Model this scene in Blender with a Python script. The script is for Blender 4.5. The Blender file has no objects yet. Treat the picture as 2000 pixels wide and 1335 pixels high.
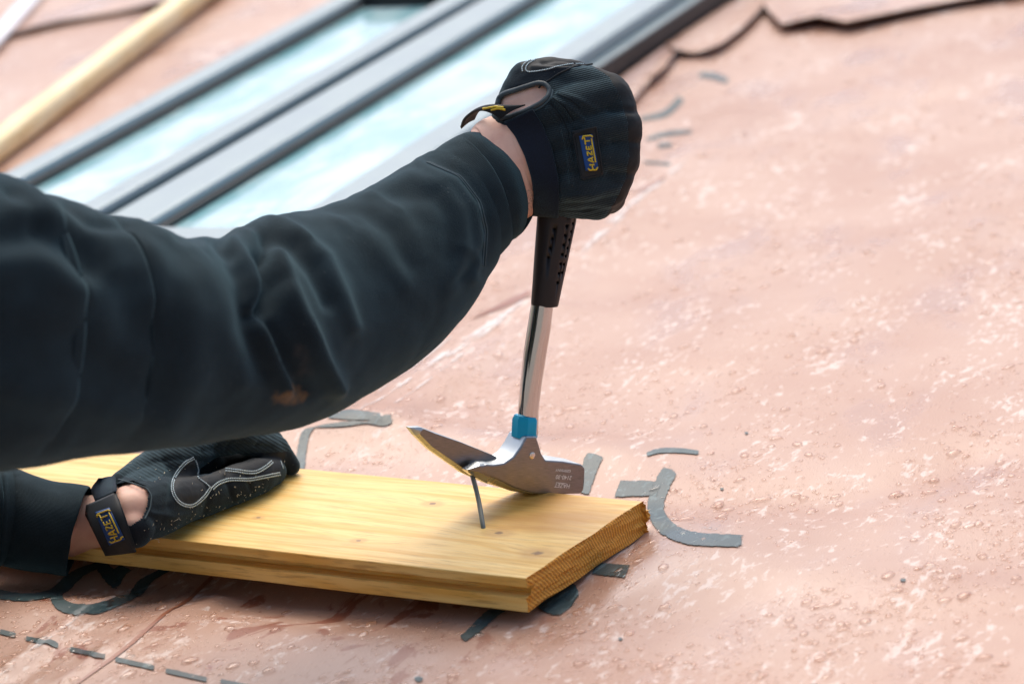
import bpy, bmesh, math, random
import numpy as np
from mathutils import Vector, Matrix, Euler
from mathutils.bvhtree import BVHTree
from mathutils import noise as mn
random.seed(7); rng = np.random.default_rng(7)
S = bpy.context.scene; C = S.collection

# ------------------------------------------------------------------ camera
F = 7500.0                                   # focal length in photo pixels (135 mm lens)
RC = Matrix.Rotation(math.radians(88), 3, 'X')
def cw(x, y, z): return RC @ Vector((x, y, z))
T = .027                                     # board thickness
_n = Vector((-.1, .956, .277)).normalized()
_v = Vector((.364, .294, -.884)); _v = (_v - _n*_v.dot(_n)).normalized()
_u = _v.cross(_n)
U, V, N = RC @ _u, RC @ _v, RC @ _n          # roof axes: across, up the slope, normal
O = Vector((0, 0, 5.0))                      # the roof point under the hammer
def ray(x, y): return cw((x-1000)/F, -(y-667.5)/F, -1.0)
CAM = O - (ray(1040, 963)*3.08 - N*T)
def P(x, y, D): return CAM + ray(x, y)*D     # a point D metres down the optical axis
def onroof(x, y, h=0.0):                     # a point h above the roof plane
    r = ray(x, y); return CAM + r*(((O-CAM).dot(N)+h)/r.dot(N))
def RL(x, y, h=0.0):
    p = onroof(x, y, h)-O; return (p.dot(U), p.dot(V))
def depth(p): return -((RC.transposed() @ (p-CAM)).z)
def topx(p):
    q = RC.transposed() @ (p-CAM); return (1000+F*q.x/-q.z, 667.5-F*q.y/-q.z)
ROOF = Matrix(((U.x, V.x, N.x, O.x), (U.y, V.y, N.y, O.y), (U.z, V.z, N.z, O.z), (0, 0, 0, 1)))
cd = bpy.data.cameras.new('camera'); cam = bpy.data.objects.new('camera', cd); C.objects.link(cam)
cd.lens = 135; cd.sensor_width = 36; cd.clip_end = 4000; cd.clip_start = .05
cam.matrix_world = Matrix.Translation(CAM) @ RC.to_4x4()
cd.dof.use_dof = True; cd.dof.focus_distance = 3.05; cd.dof.aperture_fstop = 6.3
S.camera = cam

# ------------------------------------------------------------------ sky, sun, exposure
SUN_EL, SUN_ROT = 68, -15
w = bpy.data.worlds.new('World'); S.world = w; w.use_nodes = True
nt = w.node_tree; bg = nt.nodes['Background']
sky = nt.nodes.new('ShaderNodeTexSky'); sky.sky_type = 'NISHITA'; sky.sun_disc = False
sky.sun_elevation = math.radians(SUN_EL); sky.sun_rotation = math.radians(SUN_ROT)
sky.air_density = 1.0; sky.dust_density = 6.0; sky.ozone_density = .25
nt.links.new(sky.outputs[0], bg.inputs[0]); bg.inputs[1].default_value = .15
sl = bpy.data.lights.new('sun', 'SUN'); sun = bpy.data.objects.new('sun', sl); C.objects.link(sun)
sl.energy = .65; sl.angle = math.radians(60); sl.color = (1, .98, .95)
_e, _r = math.radians(SUN_EL), math.radians(SUN_ROT)
sun.rotation_euler = Vector((math.sin(_r)*math.cos(_e), math.cos(_r)*math.cos(_e), math.sin(_e))).to_track_quat('Z', 'Y').to_euler()
S.view_settings.view_transform = 'Standard'; S.view_settings.look = 'None'
S.view_settings.exposure = .55; S.view_settings.gamma = 1
S.cycles.max_bounces = 6; S.cycles.transparent_max_bounces = 16

# ------------------------------------------------------------------ node helpers
def mat(name, base=(.5, .5, .5), rough=.5, metal=0, spec=.5, **kw):
    m = bpy.data.materials.new(name); m.use_nodes = True
    b = m.node_tree.nodes['Principled BSDF']
    b.inputs['Base Color'].default_value = (*base, 1); b.inputs['Roughness'].default_value = rough
    b.inputs['Metallic'].default_value = metal; b.inputs['Specular IOR Level'].default_value = spec
    for k, val in kw.items(): b.inputs[k.replace('_', ' ')].default_value = val
    return m
class G:
    def __init__(s, m): s.t = m.node_tree; s.b = s.t.nodes['Principled BSDF']
    def new(s, ty, **kw):
        n = s.t.nodes.new(ty)
        for k, v in kw.items(): setattr(n, k, v)
        return n
    def link(s, a, b): s.t.links.new(a, b)
    def put(s, sock, v):
        if isinstance(v, bpy.types.NodeSocket): s.t.links.new(v, sock)
        elif isinstance(v, tuple) and sock.type == 'RGBA' and len(v) == 3: sock.default_value = (*v, 1)
        else: sock.default_value = v
    def co(s, kind='Object', scale=(1, 1, 1), rot=(0, 0, 0), loc=(0, 0, 0)):
        tc = s.new('ShaderNodeTexCoord'); mp = s.new('ShaderNodeMapping')
        mp.inputs['Scale'].default_value = scale; mp.inputs['Rotation'].default_value = rot; mp.inputs['Location'].default_value = loc
        s.link(tc.outputs[kind], mp.inputs[0]); return mp.outputs[0]
    def noise(s, vec, scale, detail=3, rough=.55, dist=0):
        n = s.new('ShaderNodeTexNoise'); s.link(vec, n.inputs['Vector'])
        n.inputs['Scale'].default_value = scale; n.inputs['Detail'].default_value = detail
        n.inputs['Roughness'].default_value = rough; n.inputs['Distortion'].default_value = dist
        return n.outputs['Fac']
    def vor(s, vec, scale, feature='F1', rnd=1):
        n = s.new('ShaderNodeTexVoronoi', feature=feature); s.link(vec, n.inputs['Vector']); n.inputs['Scale'].default_value = scale
        n.inputs['Randomness'].default_value = rnd
        return n.outputs['Distance']
    def wave(s, vec, scale, dist=0, detail=2, typ='BANDS', d='X', dscale=1):
        n = s.new('ShaderNodeTexWave', wave_type=typ)
        if typ == 'BANDS': n.bands_direction = d
        else: n.rings_direction = d
        s.link(vec, n.inputs['Vector']); n.inputs['Scale'].default_value = scale
        n.inputs['Distortion'].default_value = dist; n.inputs['Detail'].default_value = detail; n.inputs['Detail Scale'].default_value = dscale
        return n.outputs['Fac']
    def step(s, x, lo, hi, a=0., b=1.):
        n = s.new('ShaderNodeMapRange', interpolation_type='SMOOTHSTEP'); s.put(n.inputs[0], x)
        for i, v in enumerate((lo, hi, a, b)): n.inputs[i+1].default_value = v
        return n.outputs[0]
    def m(s, op, a, b=0., c=0.):
        n = s.new('ShaderNodeMath', operation=op); s.put(n.inputs[0], a); s.put(n.inputs[1], b); s.put(n.inputs[2], c); return n.outputs[0]
    def mix(s, f, a, b):
        n = s.new('ShaderNodeMix', data_type='RGBA'); s.put(n.inputs[0], f); s.put(n.inputs[6], a); s.put(n.inputs[7], b); return n.outputs[2]
    def mixf(s, f, a, b):
        n = s.new('ShaderNodeMix', data_type='FLOAT'); s.put(n.inputs[0], f); s.put(n.inputs[2], a); s.put(n.inputs[3], b); return n.outputs[0]
    def bump(s, h, strength=.5, dist=.001, normal=None):
        n = s.new('ShaderNodeBump'); s.put(n.inputs['Height'], h); n.inputs['Strength'].default_value = strength; n.inputs['Distance'].default_value = dist
        if normal is not None: s.link(normal, n.inputs['Normal'])
        return n.outputs[0]
    def dist(s, vec, p, sc=(1, 1, 1)):
        mp = s.new('ShaderNodeMapping'); mp.inputs['Location'].default_value = tuple(-a*b for a, b in zip(p, sc)); mp.inputs['Scale'].default_value = sc
        s.link(vec, mp.inputs[0]); l = s.new('ShaderNodeVectorMath', operation='LENGTH'); s.link(mp.outputs[0], l.inputs[0]); return l.outputs['Value']
    def sep(s, vec):
        n = s.new('ShaderNodeSeparateXYZ'); s.link(vec, n.inputs[0]); return n.outputs
    def set(s, name, v): s.put(s.b.inputs[name], v)

# ------------------------------------------------------------------ materials
def wet_sheet(name, c0, c1, glint, stain, drop=False):
    m = mat(name); g = G(m); co = g.co()
    along = g.co(scale=(1, .42, 1), rot=(0, 0, .12))
    big = g.noise(co, 5, 3)
    base = g.mix(g.step(big, .3, .7), c0, c1)
    # pale flecks along the slope: sky glints off water painted into the colour
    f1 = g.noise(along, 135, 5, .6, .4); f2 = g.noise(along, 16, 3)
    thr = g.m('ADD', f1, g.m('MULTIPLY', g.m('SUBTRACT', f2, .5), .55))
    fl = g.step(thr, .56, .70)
    base = g.mix(g.m('MULTIPLY', fl, .5), base, glint)
    # thin red-brown run-off marks
    s1 = g.noise(along, 26, 5, .6, 1.2); s2 = g.noise(co, 3.1, 2, .5)
    x, y, z = g.sep(co)
    low = g.m('MULTIPLY', g.step(y, .0, -.16), g.step(x, .16, -.02))
    st = g.m('MULTIPLY', g.step(g.m('ADD', s1, g.m('MULTIPLY', g.m('SUBTRACT', s2, .5), .3)), .58, .63), g.mixf(low, .04, .9))
    base = g.mix(st, base, stain)
    sp = g.step(g.vor(co, 320), .16, .08); spm = g.step(g.noise(co, 60, 2), .62, .7)
    base = g.mix(g.m('MULTIPLY', g.m('MULTIPLY', sp, spm), .35), base, stain)
    g.set('Base Color', base)
    film = g.step(g.noise(along, 11, 3), .5, .66)
    r = g.mixf(film, .38, .2); r = g.mixf(fl, r, .5)
    if drop: r = .04
    g.set('Roughness', r)
    # micro drops
    if drop:
        g.set('Coat Weight', .6); g.set('Coat Roughness', .02)
        return m
    wob = g.new('ShaderNodeMix', data_type='VECTOR'); nz = g.new('ShaderNodeTexNoise'); g.link(co, nz.inputs['Vector']); nz.inputs['Scale'].default_value = 260
    wob.inputs[0].default_value = .0010; g.link(along, wob.inputs[4]); g.link(nz.outputs['Color'], wob.inputs[5])
    d1 = g.step(g.vor(wob.outputs[1], 210), .42, .05); m1 = g.step(g.noise(co, 30, 3), .47, .6)
    d2 = g.step(g.vor(wob.outputs[1], 480), .45, .1); m2 = g.step(g.noise(co, 50, 3), .4, .55)
    h = g.m('ADD', g.m('MULTIPLY', d1, m1), g.m('MULTIPLY', g.m('MULTIPLY', d2, m2), .45))
    wv = g.noise(along, 90, 4, .6, 1.0)
    h = g.m('ADD', h, g.m('MULTIPLY', g.step(wv, .56, .70), .2))
    g.set('Normal', g.bump(h, .5, .0006))
    return m
PINK0, PINK1 = (.415, .232, .160), (.485, .308, .228)
M = {}
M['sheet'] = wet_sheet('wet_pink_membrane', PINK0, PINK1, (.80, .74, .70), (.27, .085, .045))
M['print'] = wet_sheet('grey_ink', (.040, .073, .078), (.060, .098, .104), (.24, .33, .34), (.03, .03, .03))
g = G(M['print']); g.set('Specular IOR Level', .3); ux, uy, uz = g.sep(g.co('UV')); g.set('Alpha', g.step(g.m('ADD', g.m('MULTIPLY', g.m('MULTIPLY', g.step(uy, 0, .05), g.step(uy, 1, .95)), g.m('MULTIPLY', g.m('MULTIPLY', ux, g.m('SUBTRACT', 1., ux)), 4)), g.m('MULTIPLY', g.m('SUBTRACT', g.noise(g.co(), 230, 3), .5), .9)), .0, .3))
M['stain'] = mat('red_brown_stain', (.30, .10, .05), .3)
M['shine'] = mat('painted_shine', (.78, .73, .70), .45); g = G(M['shine']); g.set('Alpha', g.m('MULTIPLY', g.step(g.noise(g.co(scale=(1, .3, 1)), 90, 4, .6), .38, .62), .8))  # pale streak colour stands in for light shining on the folds

def metal(name, base, rough, streak=None):
    m = mat(name, base, rough, 1); g = G(m); co = g.co('Object')
    n = g.noise(co, 140, 3)
    g.set('Roughness', g.mixf(n, rough*.7, rough*1.4))
    if streak:
        s = g.noise(g.co('UV', scale=streak), 1, 3, .6)
        g.set('Base Color', g.mix(g.step(s, .3, .7), tuple(c*.75 for c in base), tuple(min(1, c*1.15) for c in base)))
        g.set('Normal', g.bump(s, .35, .00015))
    return m
M['steel_face'] = metal('brushed_hammer_steel', (.28, .26, .255), .33, (12, 420, 1))
M['steel_cast'] = metal('blasted_steel', (.50, .55, .57), .42)
M['steel_ground'] = metal('ground_bevel_steel', (.60, .58, .52), .25)
M['tube'] = metal('nickel_plated_tube', (.62, .60, .58), .13)
M['stamp'] = mat('stamped_mark', (.8, .83, .84), .4, .2)
M['pin'] = metal('pin_steel', (.75, .68, .62), .25)
M['nail'] = metal('nail_steel', (.24, .25, .22), .5)
def rubber(name, base, rough=.5):
    m = mat(name, base, rough, 0, .32); g = G(m); n = g.noise(g.co(), 900, 2); g.set('Normal', g.bump(n, .25, .0002)); return m
M['grip'] = rubber('black_rubber_grip', (.016, .016, .018), .45)
M['grip_hole'] = mat('grip_hole', (.004, .004, .004), .7)
M['collar'] = rubber('blue_plastic', (.0, .36, .62), .4)
M['patch'] = rubber('charcoal_rubber_patch', (.010, .0145, .0175), .6)
M['blue'] = rubber('blue_badge_rubber', (.008, .055, .21), .45)
M['yellow'] = rubber('yellow_badge_rubber', (.62, .46, .03), .45)
def cloth(name, base, ridge=None, fuzz=.3, bumpd=.0006, uv='Object', wear=None, rough=.9, sheen=.26):
    m = mat(name, base, rough, 0, .25); g = G(m); co = g.co('Object')
    n = g.noise(co, 900, 3, .7); h = g.m('MULTIPLY', n, fuzz)
    if ridge:
        for d, sc in ridge:
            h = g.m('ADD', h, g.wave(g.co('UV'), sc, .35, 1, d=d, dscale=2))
    g.set('Normal', g.bump(h, .6, bumpd))
    big = g.noise(co, 14, 4, .6)
    c = g.mix(g.step(big, .35, .75), tuple(x*.6 for x in base), tuple(x*1.8 for x in base)); c = g.mix(g.m('MULTIPLY', g.step(n, .35, .7), .45), c, tuple(x*2.2 for x in base))
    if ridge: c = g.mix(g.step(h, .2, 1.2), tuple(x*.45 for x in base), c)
    lint = g.m('MULTIPLY', g.step(g.vor(co, 260), .1, .05), g.step(g.noise(co, 20, 2), .55, .62))
    c = g.mix(g.m('MULTIPLY', lint, .5), c, (.25, .27, .27))
    if wear:
        for p, rad, col, st in wear:
            dd = g.m('ADD', g.dist(co, p, tuple(1/r for r in rad)), g.m('MULTIPLY', g.m('SUBTRACT', g.noise(co, 90, 3), .5), 1.4))
            c = g.mix(g.m('MULTIPLY', g.step(dd, 1, .35), st), c, col)
    g.set('Base Color', c); g.set('Sheen Weight', sheen); g.set('Sheen Roughness', .5); g.set('Sheen Tint', (.30, .62, .75, 1))
    return m
ELB = P(572, 765, 2.83)
M['jumper'] = cloth('dark_fleece', (.0035, .0095, .0135), fuzz=1.2, bumpd=.0008,
                    wear=[(tuple(ELB), (.015, .12, .010), (.17, .095, .03), .8), (tuple(P(600, 700, 2.85)), (.012, .12, .02), (.06, .05, .04), .3)])
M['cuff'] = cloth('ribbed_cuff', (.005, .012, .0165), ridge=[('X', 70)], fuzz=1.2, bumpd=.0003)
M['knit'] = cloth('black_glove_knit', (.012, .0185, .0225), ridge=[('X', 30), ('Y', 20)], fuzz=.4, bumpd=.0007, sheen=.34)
M['suede'] = cloth('navy_black_suede', (.005, .0075, .012), fuzz=1.5, bumpd=.0008, sheen=.22)
M['strapcloth'] = cloth('navy_elastic_strap', (.009, .012, .026), ridge=[('Y', 40)], fuzz=.4, bumpd=.0003, sheen=.2)
def leather(name, base, rough):
    m = mat(name, base, rough, 0, .3); g = G(m); co = g.co(); n = g.noise(co, 260, 4, .6, .5)
    g.set('Normal', g.bump(n, .5, .0006)); g.set('Base Color', g.mix(g.step(g.noise(co, 60, 3), .4, .7), base, tuple(x*1.7 for x in base))); return m
M['leather'] = leather('worn_black_leather', (.0075, .0115, .014), .7)
M['piping'] = leather('soft_piping', (.042, .060, .068), .45)
M['thread'] = mat('pale_thread', (.60, .74, .78), .8)
M['darkthread'] = mat('dark_thread', (.05, .085, .10), .8)
m = mat('skin', (.62, .36, .27), .5, 0, .4); g = G(m); co = g.co()
c = g.mix(g.step(g.noise(co, 45, 4), .3, .7), (.66, .37, .28), (.78, .51, .39))
tat = P(1029, 391, 3.035)
td = g.dist(co, tuple(tat), (1/.0065, 1/.05, 1/.0095))
ln = g.step(g.m('ABSOLUTE', g.m('SUBTRACT', g.noise(co, 330, 1, .5, 1.5), .5)), .05, .015)
c = g.mix(g.m('MULTIPLY', g.m('MULTIPLY', g.step(td, 1, .8), ln), .75), c, (.05, .08, .09))
g.set('Base Color', c); g.set('Normal', g.bump(g.noise(co, 700, 3), .3, .0003))
g.set('Subsurface Weight', .12); g.set('Subsurface Radius', (.008, .003, .002)); g.set('Subsurface Scale', .5)
M['skin'] = m
M['hair'] = mat('brown_hair', (.03, .018, .01), .6)
M['trousers'] = cloth('dark_trousers', (.012, .013, .015))

def water(name, body):
    m = bpy.data.materials.new(name); m.use_nodes = True; t = m.node_tree; t.nodes.clear()
    o = t.nodes.new('ShaderNodeOutputMaterial'); gl = t.nodes.new('ShaderNodeBsdfGlossy'); gl.inputs['Roughness'].default_value = .03
    tr = t.nodes.new('ShaderNodeBsdfTransparent'); tr.inputs[0].default_value = (.985, .96, .94, 1)
    rf = t.nodes.new('ShaderNodeBsdfDiffuse'); rf.inputs[0].default_value = (*body, 1)  # diffuse tint towards the rim imitates refracted light in the drop
    fr = t.nodes.new('ShaderNodeFresnel'); fr.inputs[0].default_value = 1.40
    m1 = t.nodes.new('ShaderNodeMixShader'); lw = t.nodes.new('ShaderNodeLayerWeight'); lw.inputs[0].default_value = .35; ml = t.nodes.new('ShaderNodeMath'); ml.operation = 'MULTIPLY'; ml.inputs[1].default_value = .55; t.links.new(lw.outputs['Facing'], ml.inputs[0]); t.links.new(ml.outputs[0], m1.inputs[0]); m2 = t.nodes.new('ShaderNodeMixShader')
    t.links.new(tr.outputs[0], m1.inputs[1]); t.links.new(rf.outputs[0], m1.inputs[2]); ge = t.nodes.new('ShaderNodeNewGeometry'); mu = t.nodes.new('ShaderNodeMath'); mu.operation = 'SUBTRACT'; mu.use_clamp = True
    t.links.new(fr.outputs[0], mu.inputs[0]); t.links.new(ge.outputs['Backfacing'], mu.inputs[1]); t.links.new(mu.outputs[0], m2.inputs[0])
    t.links.new(m1.outputs[0], m2.inputs[1]); t.links.new(gl.outputs[0], m2.inputs[2]); t.links.new(m2.outputs[0], o.inputs[0]); return m
M['water'] = water('water_on_pink', (.55, .27, .16)); M['water_ink'] = water('water_on_ink', (.10, .15, .15))

# ------------------------------------------------------------------ object helpers
def empty(name, loc, label=None, cat=None, group=None):
    o = bpy.data.objects.new(name, None); C.objects.link(o); o.location = loc; o.empty_display_size = .05
    tag(o, label, cat, group); return o
def tag(o, label=None, cat=None, group=None, kind=None):
    if label: o['label'] = label
    if cat: o['category'] = cat
    if group: o['group'] = group
    if kind: o['kind'] = kind
    return o
def worldm(o):
    m = Matrix.Translation(o.location) if o.matrix_basis == Matrix() or o.type == 'EMPTY' else o.matrix_basis.copy()
    return WM.get(o.name, m)
WM = {}
def link(name, me, parent=None, mw=None, smooth=True):
    o = bpy.data.objects.new(name, me); C.objects.link(o)
    mw = mw or Matrix()
    if parent is not None:
        o.parent = parent; o.matrix_parent_inverse = worldm(parent).inverted()
    o.matrix_basis = mw; WM[o.name] = mw
    if smooth and len(me.polygons): me.polygons.foreach_set('use_smooth', [True]*len(me.polygons))
    return o
def mesh(name, verts, faces, mats, parent=None, mw=None, smooth=True, mi=None, uv=None):
    me = bpy.data.meshes.new(name); me.from_pydata([tuple(v) for v in verts], [], faces)
    for x in (mats if isinstance(mats, (list, tuple)) else [mats]): me.materials.append(x)
    if mi is not None: me.polygons.foreach_set('material_index', mi)
    if uv is not None:
        l = me.uv_layers.new(name='UVMap'); vi = np.empty(len(me.loops), int); me.loops.foreach_get('vertex_index', vi)
        l.data.foreach_set('uv', np.asarray(uv)[vi].astype(float).ravel())
    me.update(); return link(name, me, parent, mw, smooth)
def sharp(o, ang=35):
    me = o.data; bm = bmesh.new(); bm.from_mesh(me)
    bmesh.ops.recalc_face_normals(bm, faces=bm.faces)
    if all(len(e.link_faces) == 2 for e in bm.edges) and bm.calc_volume(signed=True) < 0: bmesh.ops.reverse_faces(bm, faces=bm.faces)
    for e in bm.edges:
        if len(e.link_faces) == 2 and e.calc_face_angle(0) > math.radians(ang): e.smooth = False
    bm.to_mesh(me); bm.free(); return o
def recalc(o): return sharp(o, 400)
def bevel(o, wd, seg=2, ang=30):
    b = o.modifiers.new('bevel', 'BEVEL'); b.width = wd; b.segments = seg; b.limit_method = 'ANGLE'; b.angle_limit = math.radians(ang)
    b.harden_normals = False; return o
def catmull(pts, n):
    pts = [np.array(p, float) for p in pts]; out = []
    ext = [2*pts[0]-pts[1]]+pts+[2*pts[-1]-pts[-2]]
    for i in range(1, len(ext)-2):
        p0, p1, p2, p3 = ext[i-1:i+3]
        for t in np.linspace(0, 1, n, endpoint=False):
            out.append(.5*(2*p1+(p2-p0)*t+(2*p0-5*p1+4*p2-p3)*t*t+(3*p1-p0-3*p2+p3)*t**3))
    out.append(pts[-1]); return out
def resample(pts, step, closed=False):
    pts = [np.array(p, float) for p in pts]
    if closed: pts = pts+[pts[0]]
    d = [0]
    for a, b in zip(pts, pts[1:]): d.append(d[-1]+np.linalg.norm(b-a))
    n = max(2, int(round(d[-1]/step))+1); t = np.linspace(0, d[-1], n)
    arr = np.array(pts); r = np.stack([np.interp(t, d, arr[:, k]) for k in range(arr.shape[1])], 1)
    return r[:-1] if closed else r
def tube(pts, rad, seg=8, closed=False, flat=None, up=None):
    """verts, faces of a tube along world points; rad a number or list"""
    pts = [Vector(p) for p in pts]; n = len(pts); vs, fs = [], []
    prev = None
    for i, p in enumerate(pts):
        a = pts[(i-1) % n] if closed or i > 0 else pts[i]; b = pts[(i+1) % n] if closed or i < n-1 else pts[i]
        t = (b-a).normalized()
        if prev is None: prev = (up or Vector((.3, .5, .8))).cross(t).normalized()
        x = (prev - t*prev.dot(t)).normalized(); y = t.cross(x); prev = x
        r = rad[i] if hasattr(rad, '__len__') else rad
        for k in range(seg):
            an = 2*math.pi*k/seg; vs.append(p+x*math.cos(an)*r+y*math.sin(an)*r*(flat or 1))
    m_ = n if closed else n-1
    for i in range(m_):
        for k in range(seg):
            a, b = i*seg+k, i*seg+(k+1) % seg; c, d = ((i+1) % n)*seg+(k+1) % seg, ((i+1) % n)*seg+k
            fs.append((a, b, c, d))
    if not closed: fs.append(tuple(range(seg))[::-1]); fs.append(tuple((n-1)*seg+k for k in range(seg)))
    return vs, fs
def capsule(a, b, ra, rb, seg=18):
    a, b = Vector(a), Vector(b); d = b-a; L = d.length or 1e-6; t = d/L
    pts, rs = [], []
    for an in np.linspace(-90, 0, 6)[0:]: pts.append(a+t*ra*math.sin(math.radians(an))); rs.append(max(ra*math.cos(math.radians(an)), ra*.03))
    for an in np.linspace(0, 90, 6): pts.append(b+t*rb*math.sin(math.radians(an))); rs.append(max(rb*math.cos(math.radians(an)), rb*.03))
    up = Vector((.2, .3, .9)); 
    if abs(t.dot(up.normalized())) > .9: up = Vector((1, 0, 0))
    x = up.cross(t).normalized(); y = t.cross(x); vs, fs = [], []
    for p, r in zip(pts, rs):
        for k in range(seg):
            an = 2*math.pi*k/seg; vs.append(p+x*math.cos(an)*r+y*math.sin(an)*r)
    for i in range(len(pts)-1):
        for k in range(seg): fs.append((i*seg+k, i*seg+(k+1) % seg, (i+1)*seg+(k+1) % seg, (i+1)*seg+k))
    fs.append(tuple(range(seg))[::-1]); fs.append(tuple((len(pts)-1)*seg+k for k in range(seg)))
    return vs, fs
def join(parts):
    V_, F_ = [], []
    for vs, fs in parts:
        k = len(V_); V_ += list(vs); F_ += [tuple(i+k for i in f) for f in fs]
    return V_, F_
def remesh(parts, vox, it, grow=0.0):
    vs, fs = join(parts); me = bpy.data.meshes.new('tmp'); me.from_pydata([tuple(v) for v in vs], [], fs)
    bm = bmesh.new(); bm.from_mesh(me); bmesh.ops.recalc_face_normals(bm, faces=bm.faces); bm.to_mesh(me); bm.free()
    o = bpy.data.objects.new('tmp', me); C.objects.link(o)
    r = o.modifiers.new('r', 'REMESH'); r.mode = 'VOXEL'; r.voxel_size = vox
    s = o.modifiers.new('s', 'SMOOTH'); s.iterations = it; s.factor = .5
    if grow: d = o.modifiers.new('d', 'DISPLACE'); d.mid_level = 0; d.strength = grow
    dg = bpy.context.evaluated_depsgraph_get(); out = bpy.data.meshes.new_from_object(o.evaluated_get(dg))
    bpy.data.objects.remove(o); return out
def inpoly(x, y, poly):
    c = False; j = len(poly)-1
    for i in range(len(poly)):
        xi, yi = poly[i]; xj, yj = poly[j]
        if (yi > y) != (yj > y) and x < (xj-xi)*(y-yi)/(yj-yi)+xi: c = not c
        j = i
    return c
def polydist(x, y, pl):
    """arrays x,y -> distance to polyline"""
    best = np.full(np.shape(x), 1e9)
    for (ax, ay), (bx, by) in zip(pl, pl[1:]):
        dx, dy = bx-ax, by-ay; t = np.clip(((x-ax)*dx+(y-ay)*dy)/(dx*dx+dy*dy), 0, 1)
        best = np.minimum(best, np.hypot(x-ax-t*dx, y-ay-t*dy))
    return best

# ------------------------------------------------------------------ the roof membrane
FR = []   # (polyline in roof coords, amplitude, width)
def ridge(px, amp, wd): FR.append(([RL(*p) for p in px], amp, wd))
ridge([(1420, 240), (1200, 440), (1030, 585), (880, 690), (700, 840)], .007, .035)
ridge([(1090, 600), (900, 735), (760, 850)], .004, .016)
ridge([(560, 850), (760, 850), (950, 875), (1150, 895)], .012, .05)
ridge([(1200, 990), (1400, 985), (1650, 975), (1900, 900)], -.007, .05)
ridge([(1300, 1060), (1500, 1120), (1900, 1150)], .005, .05)
ridge([(0, 1325), (120, 1235), (250, 1130)], .0035, .010)
ridge([(40, 1330), (160, 1235), (290, 1130)], -.003, .012)
ridge([(130, 1335), (260, 1240), (420, 1130)], .003, .010)
ridge([(-100, 1220), (150, 1180), (400, 1130)], .004, .04)
ridge([(1380, 700), (1700, 520), (2000, 380)], .005, .06)
ridge([(1250, 560), (1500, 380), (1800, 200)], -.004, .05)
ridge([(1700, 1335), (1850, 1150), (2050, 1050)], -.004, .04)
NP = [(rng.uniform(0, 6.28), rng.uniform(0, 6.28), rng.uniform(2, 14), rng.uniform(0, 3.14)) for _ in range(22)]
def H(a, b):
    a = np.asarray(a, float); b = np.asarray(b, float); z = np.zeros(np.broadcast(a, b).shape)
    for p0, p1, fq, an in NP: z = z+.0055/fq*np.sin(fq*(a*math.cos(an)+b*math.sin(an)*.6)*1.6+p0)*np.cos(fq*(b*math.cos(an)-a*math.sin(an))*.7+p1)
    for pl, amp, wd in FR: z = z+amp*np.exp(-(polydist(a, b, pl)/wd)**2)
    # pressed flat under the board, slack in front of its near edge
    L0, W0 = BL
    la = (a-BO[0])*L0[0]+(b-BO[1])*L0[1]; lb = (a-BO[0])*W0[0]+(b-BO[1])*W0[1]
    inside = 1/(1+np.exp(-(la+.02)/.012))*1/(1+np.exp(-(lb-.03)/.008))*1/(1+np.exp((lb-.188)/.006))
    z = np.where(z > -.0035, z*(1-inside)-.0035*inside, z)
    z = z-.021*np.exp(-((lb+.0)/.065)**2)*1/(1+np.exp(-(la+.03)/.05))
    return z
A_, B_, Lf = RL(1025, 1130, T), RL(1255, 975, T), RL(300, 1050, T)
_l = np.array(Lf)-np.array(A_); _l /= np.linalg.norm(_l)          # along the board, to the left
_w = np.array([_l[1], -_l[0]]); _w = _w if _w @ (np.array(B_)-np.array(A_)) > 0 else -_w
BO = np.array(A_); BL = (_l, _w); BW = .183
def axis(lo, hi, flo, fhi, stepf, stepc):
    a = list(np.arange(flo, fhi, stepf)); x = flo; s = stepf
    while x > lo: s = min(s*1.25, stepc); x -= s; a.insert(0, x)
    x = a[-1]; s = stepf
    while x < hi: s = min(s*1.25, stepc); x += s; a.append(x)
    return np.array(a)
ax, bx = axis(-6, 6, -1.0, 1.0, .0055, .4), axis(-5, 7, -.42, 2.1, .0065, .4)
AA, BB = np.meshgrid(ax, bx); ZZ = H(AA, BB)
vs = np.stack([AA.ravel(), BB.ravel(), ZZ.ravel()], 1); nx, ny = len(ax), len(bx)
idx = (np.arange(ny-1)[:, None]*nx+np.arange(nx-1)[None]).ravel()
fs = np.stack([idx, idx+1, idx+1+nx, idx+nx], 1).tolist()
roof = mesh('roof_membrane', vs, fs, M['sheet'], mw=ROOF); tag(roof, kind='structure')
m = mat('yard_gravel', (.22, .21, .19), .9); g = G(m); g.set('Base Color', g.mix(g.noise(g.co(), 3, 5), (.16, .16, .14), (.28, .27, .24)))
gr = mesh('ground', [(-1500, -1500, 0), (1500, -1500, 0), (1500, 1500, 0), (-1500, 1500, 0)], [(0, 1, 2, 3)], m); tag(gr, kind='structure')

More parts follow.
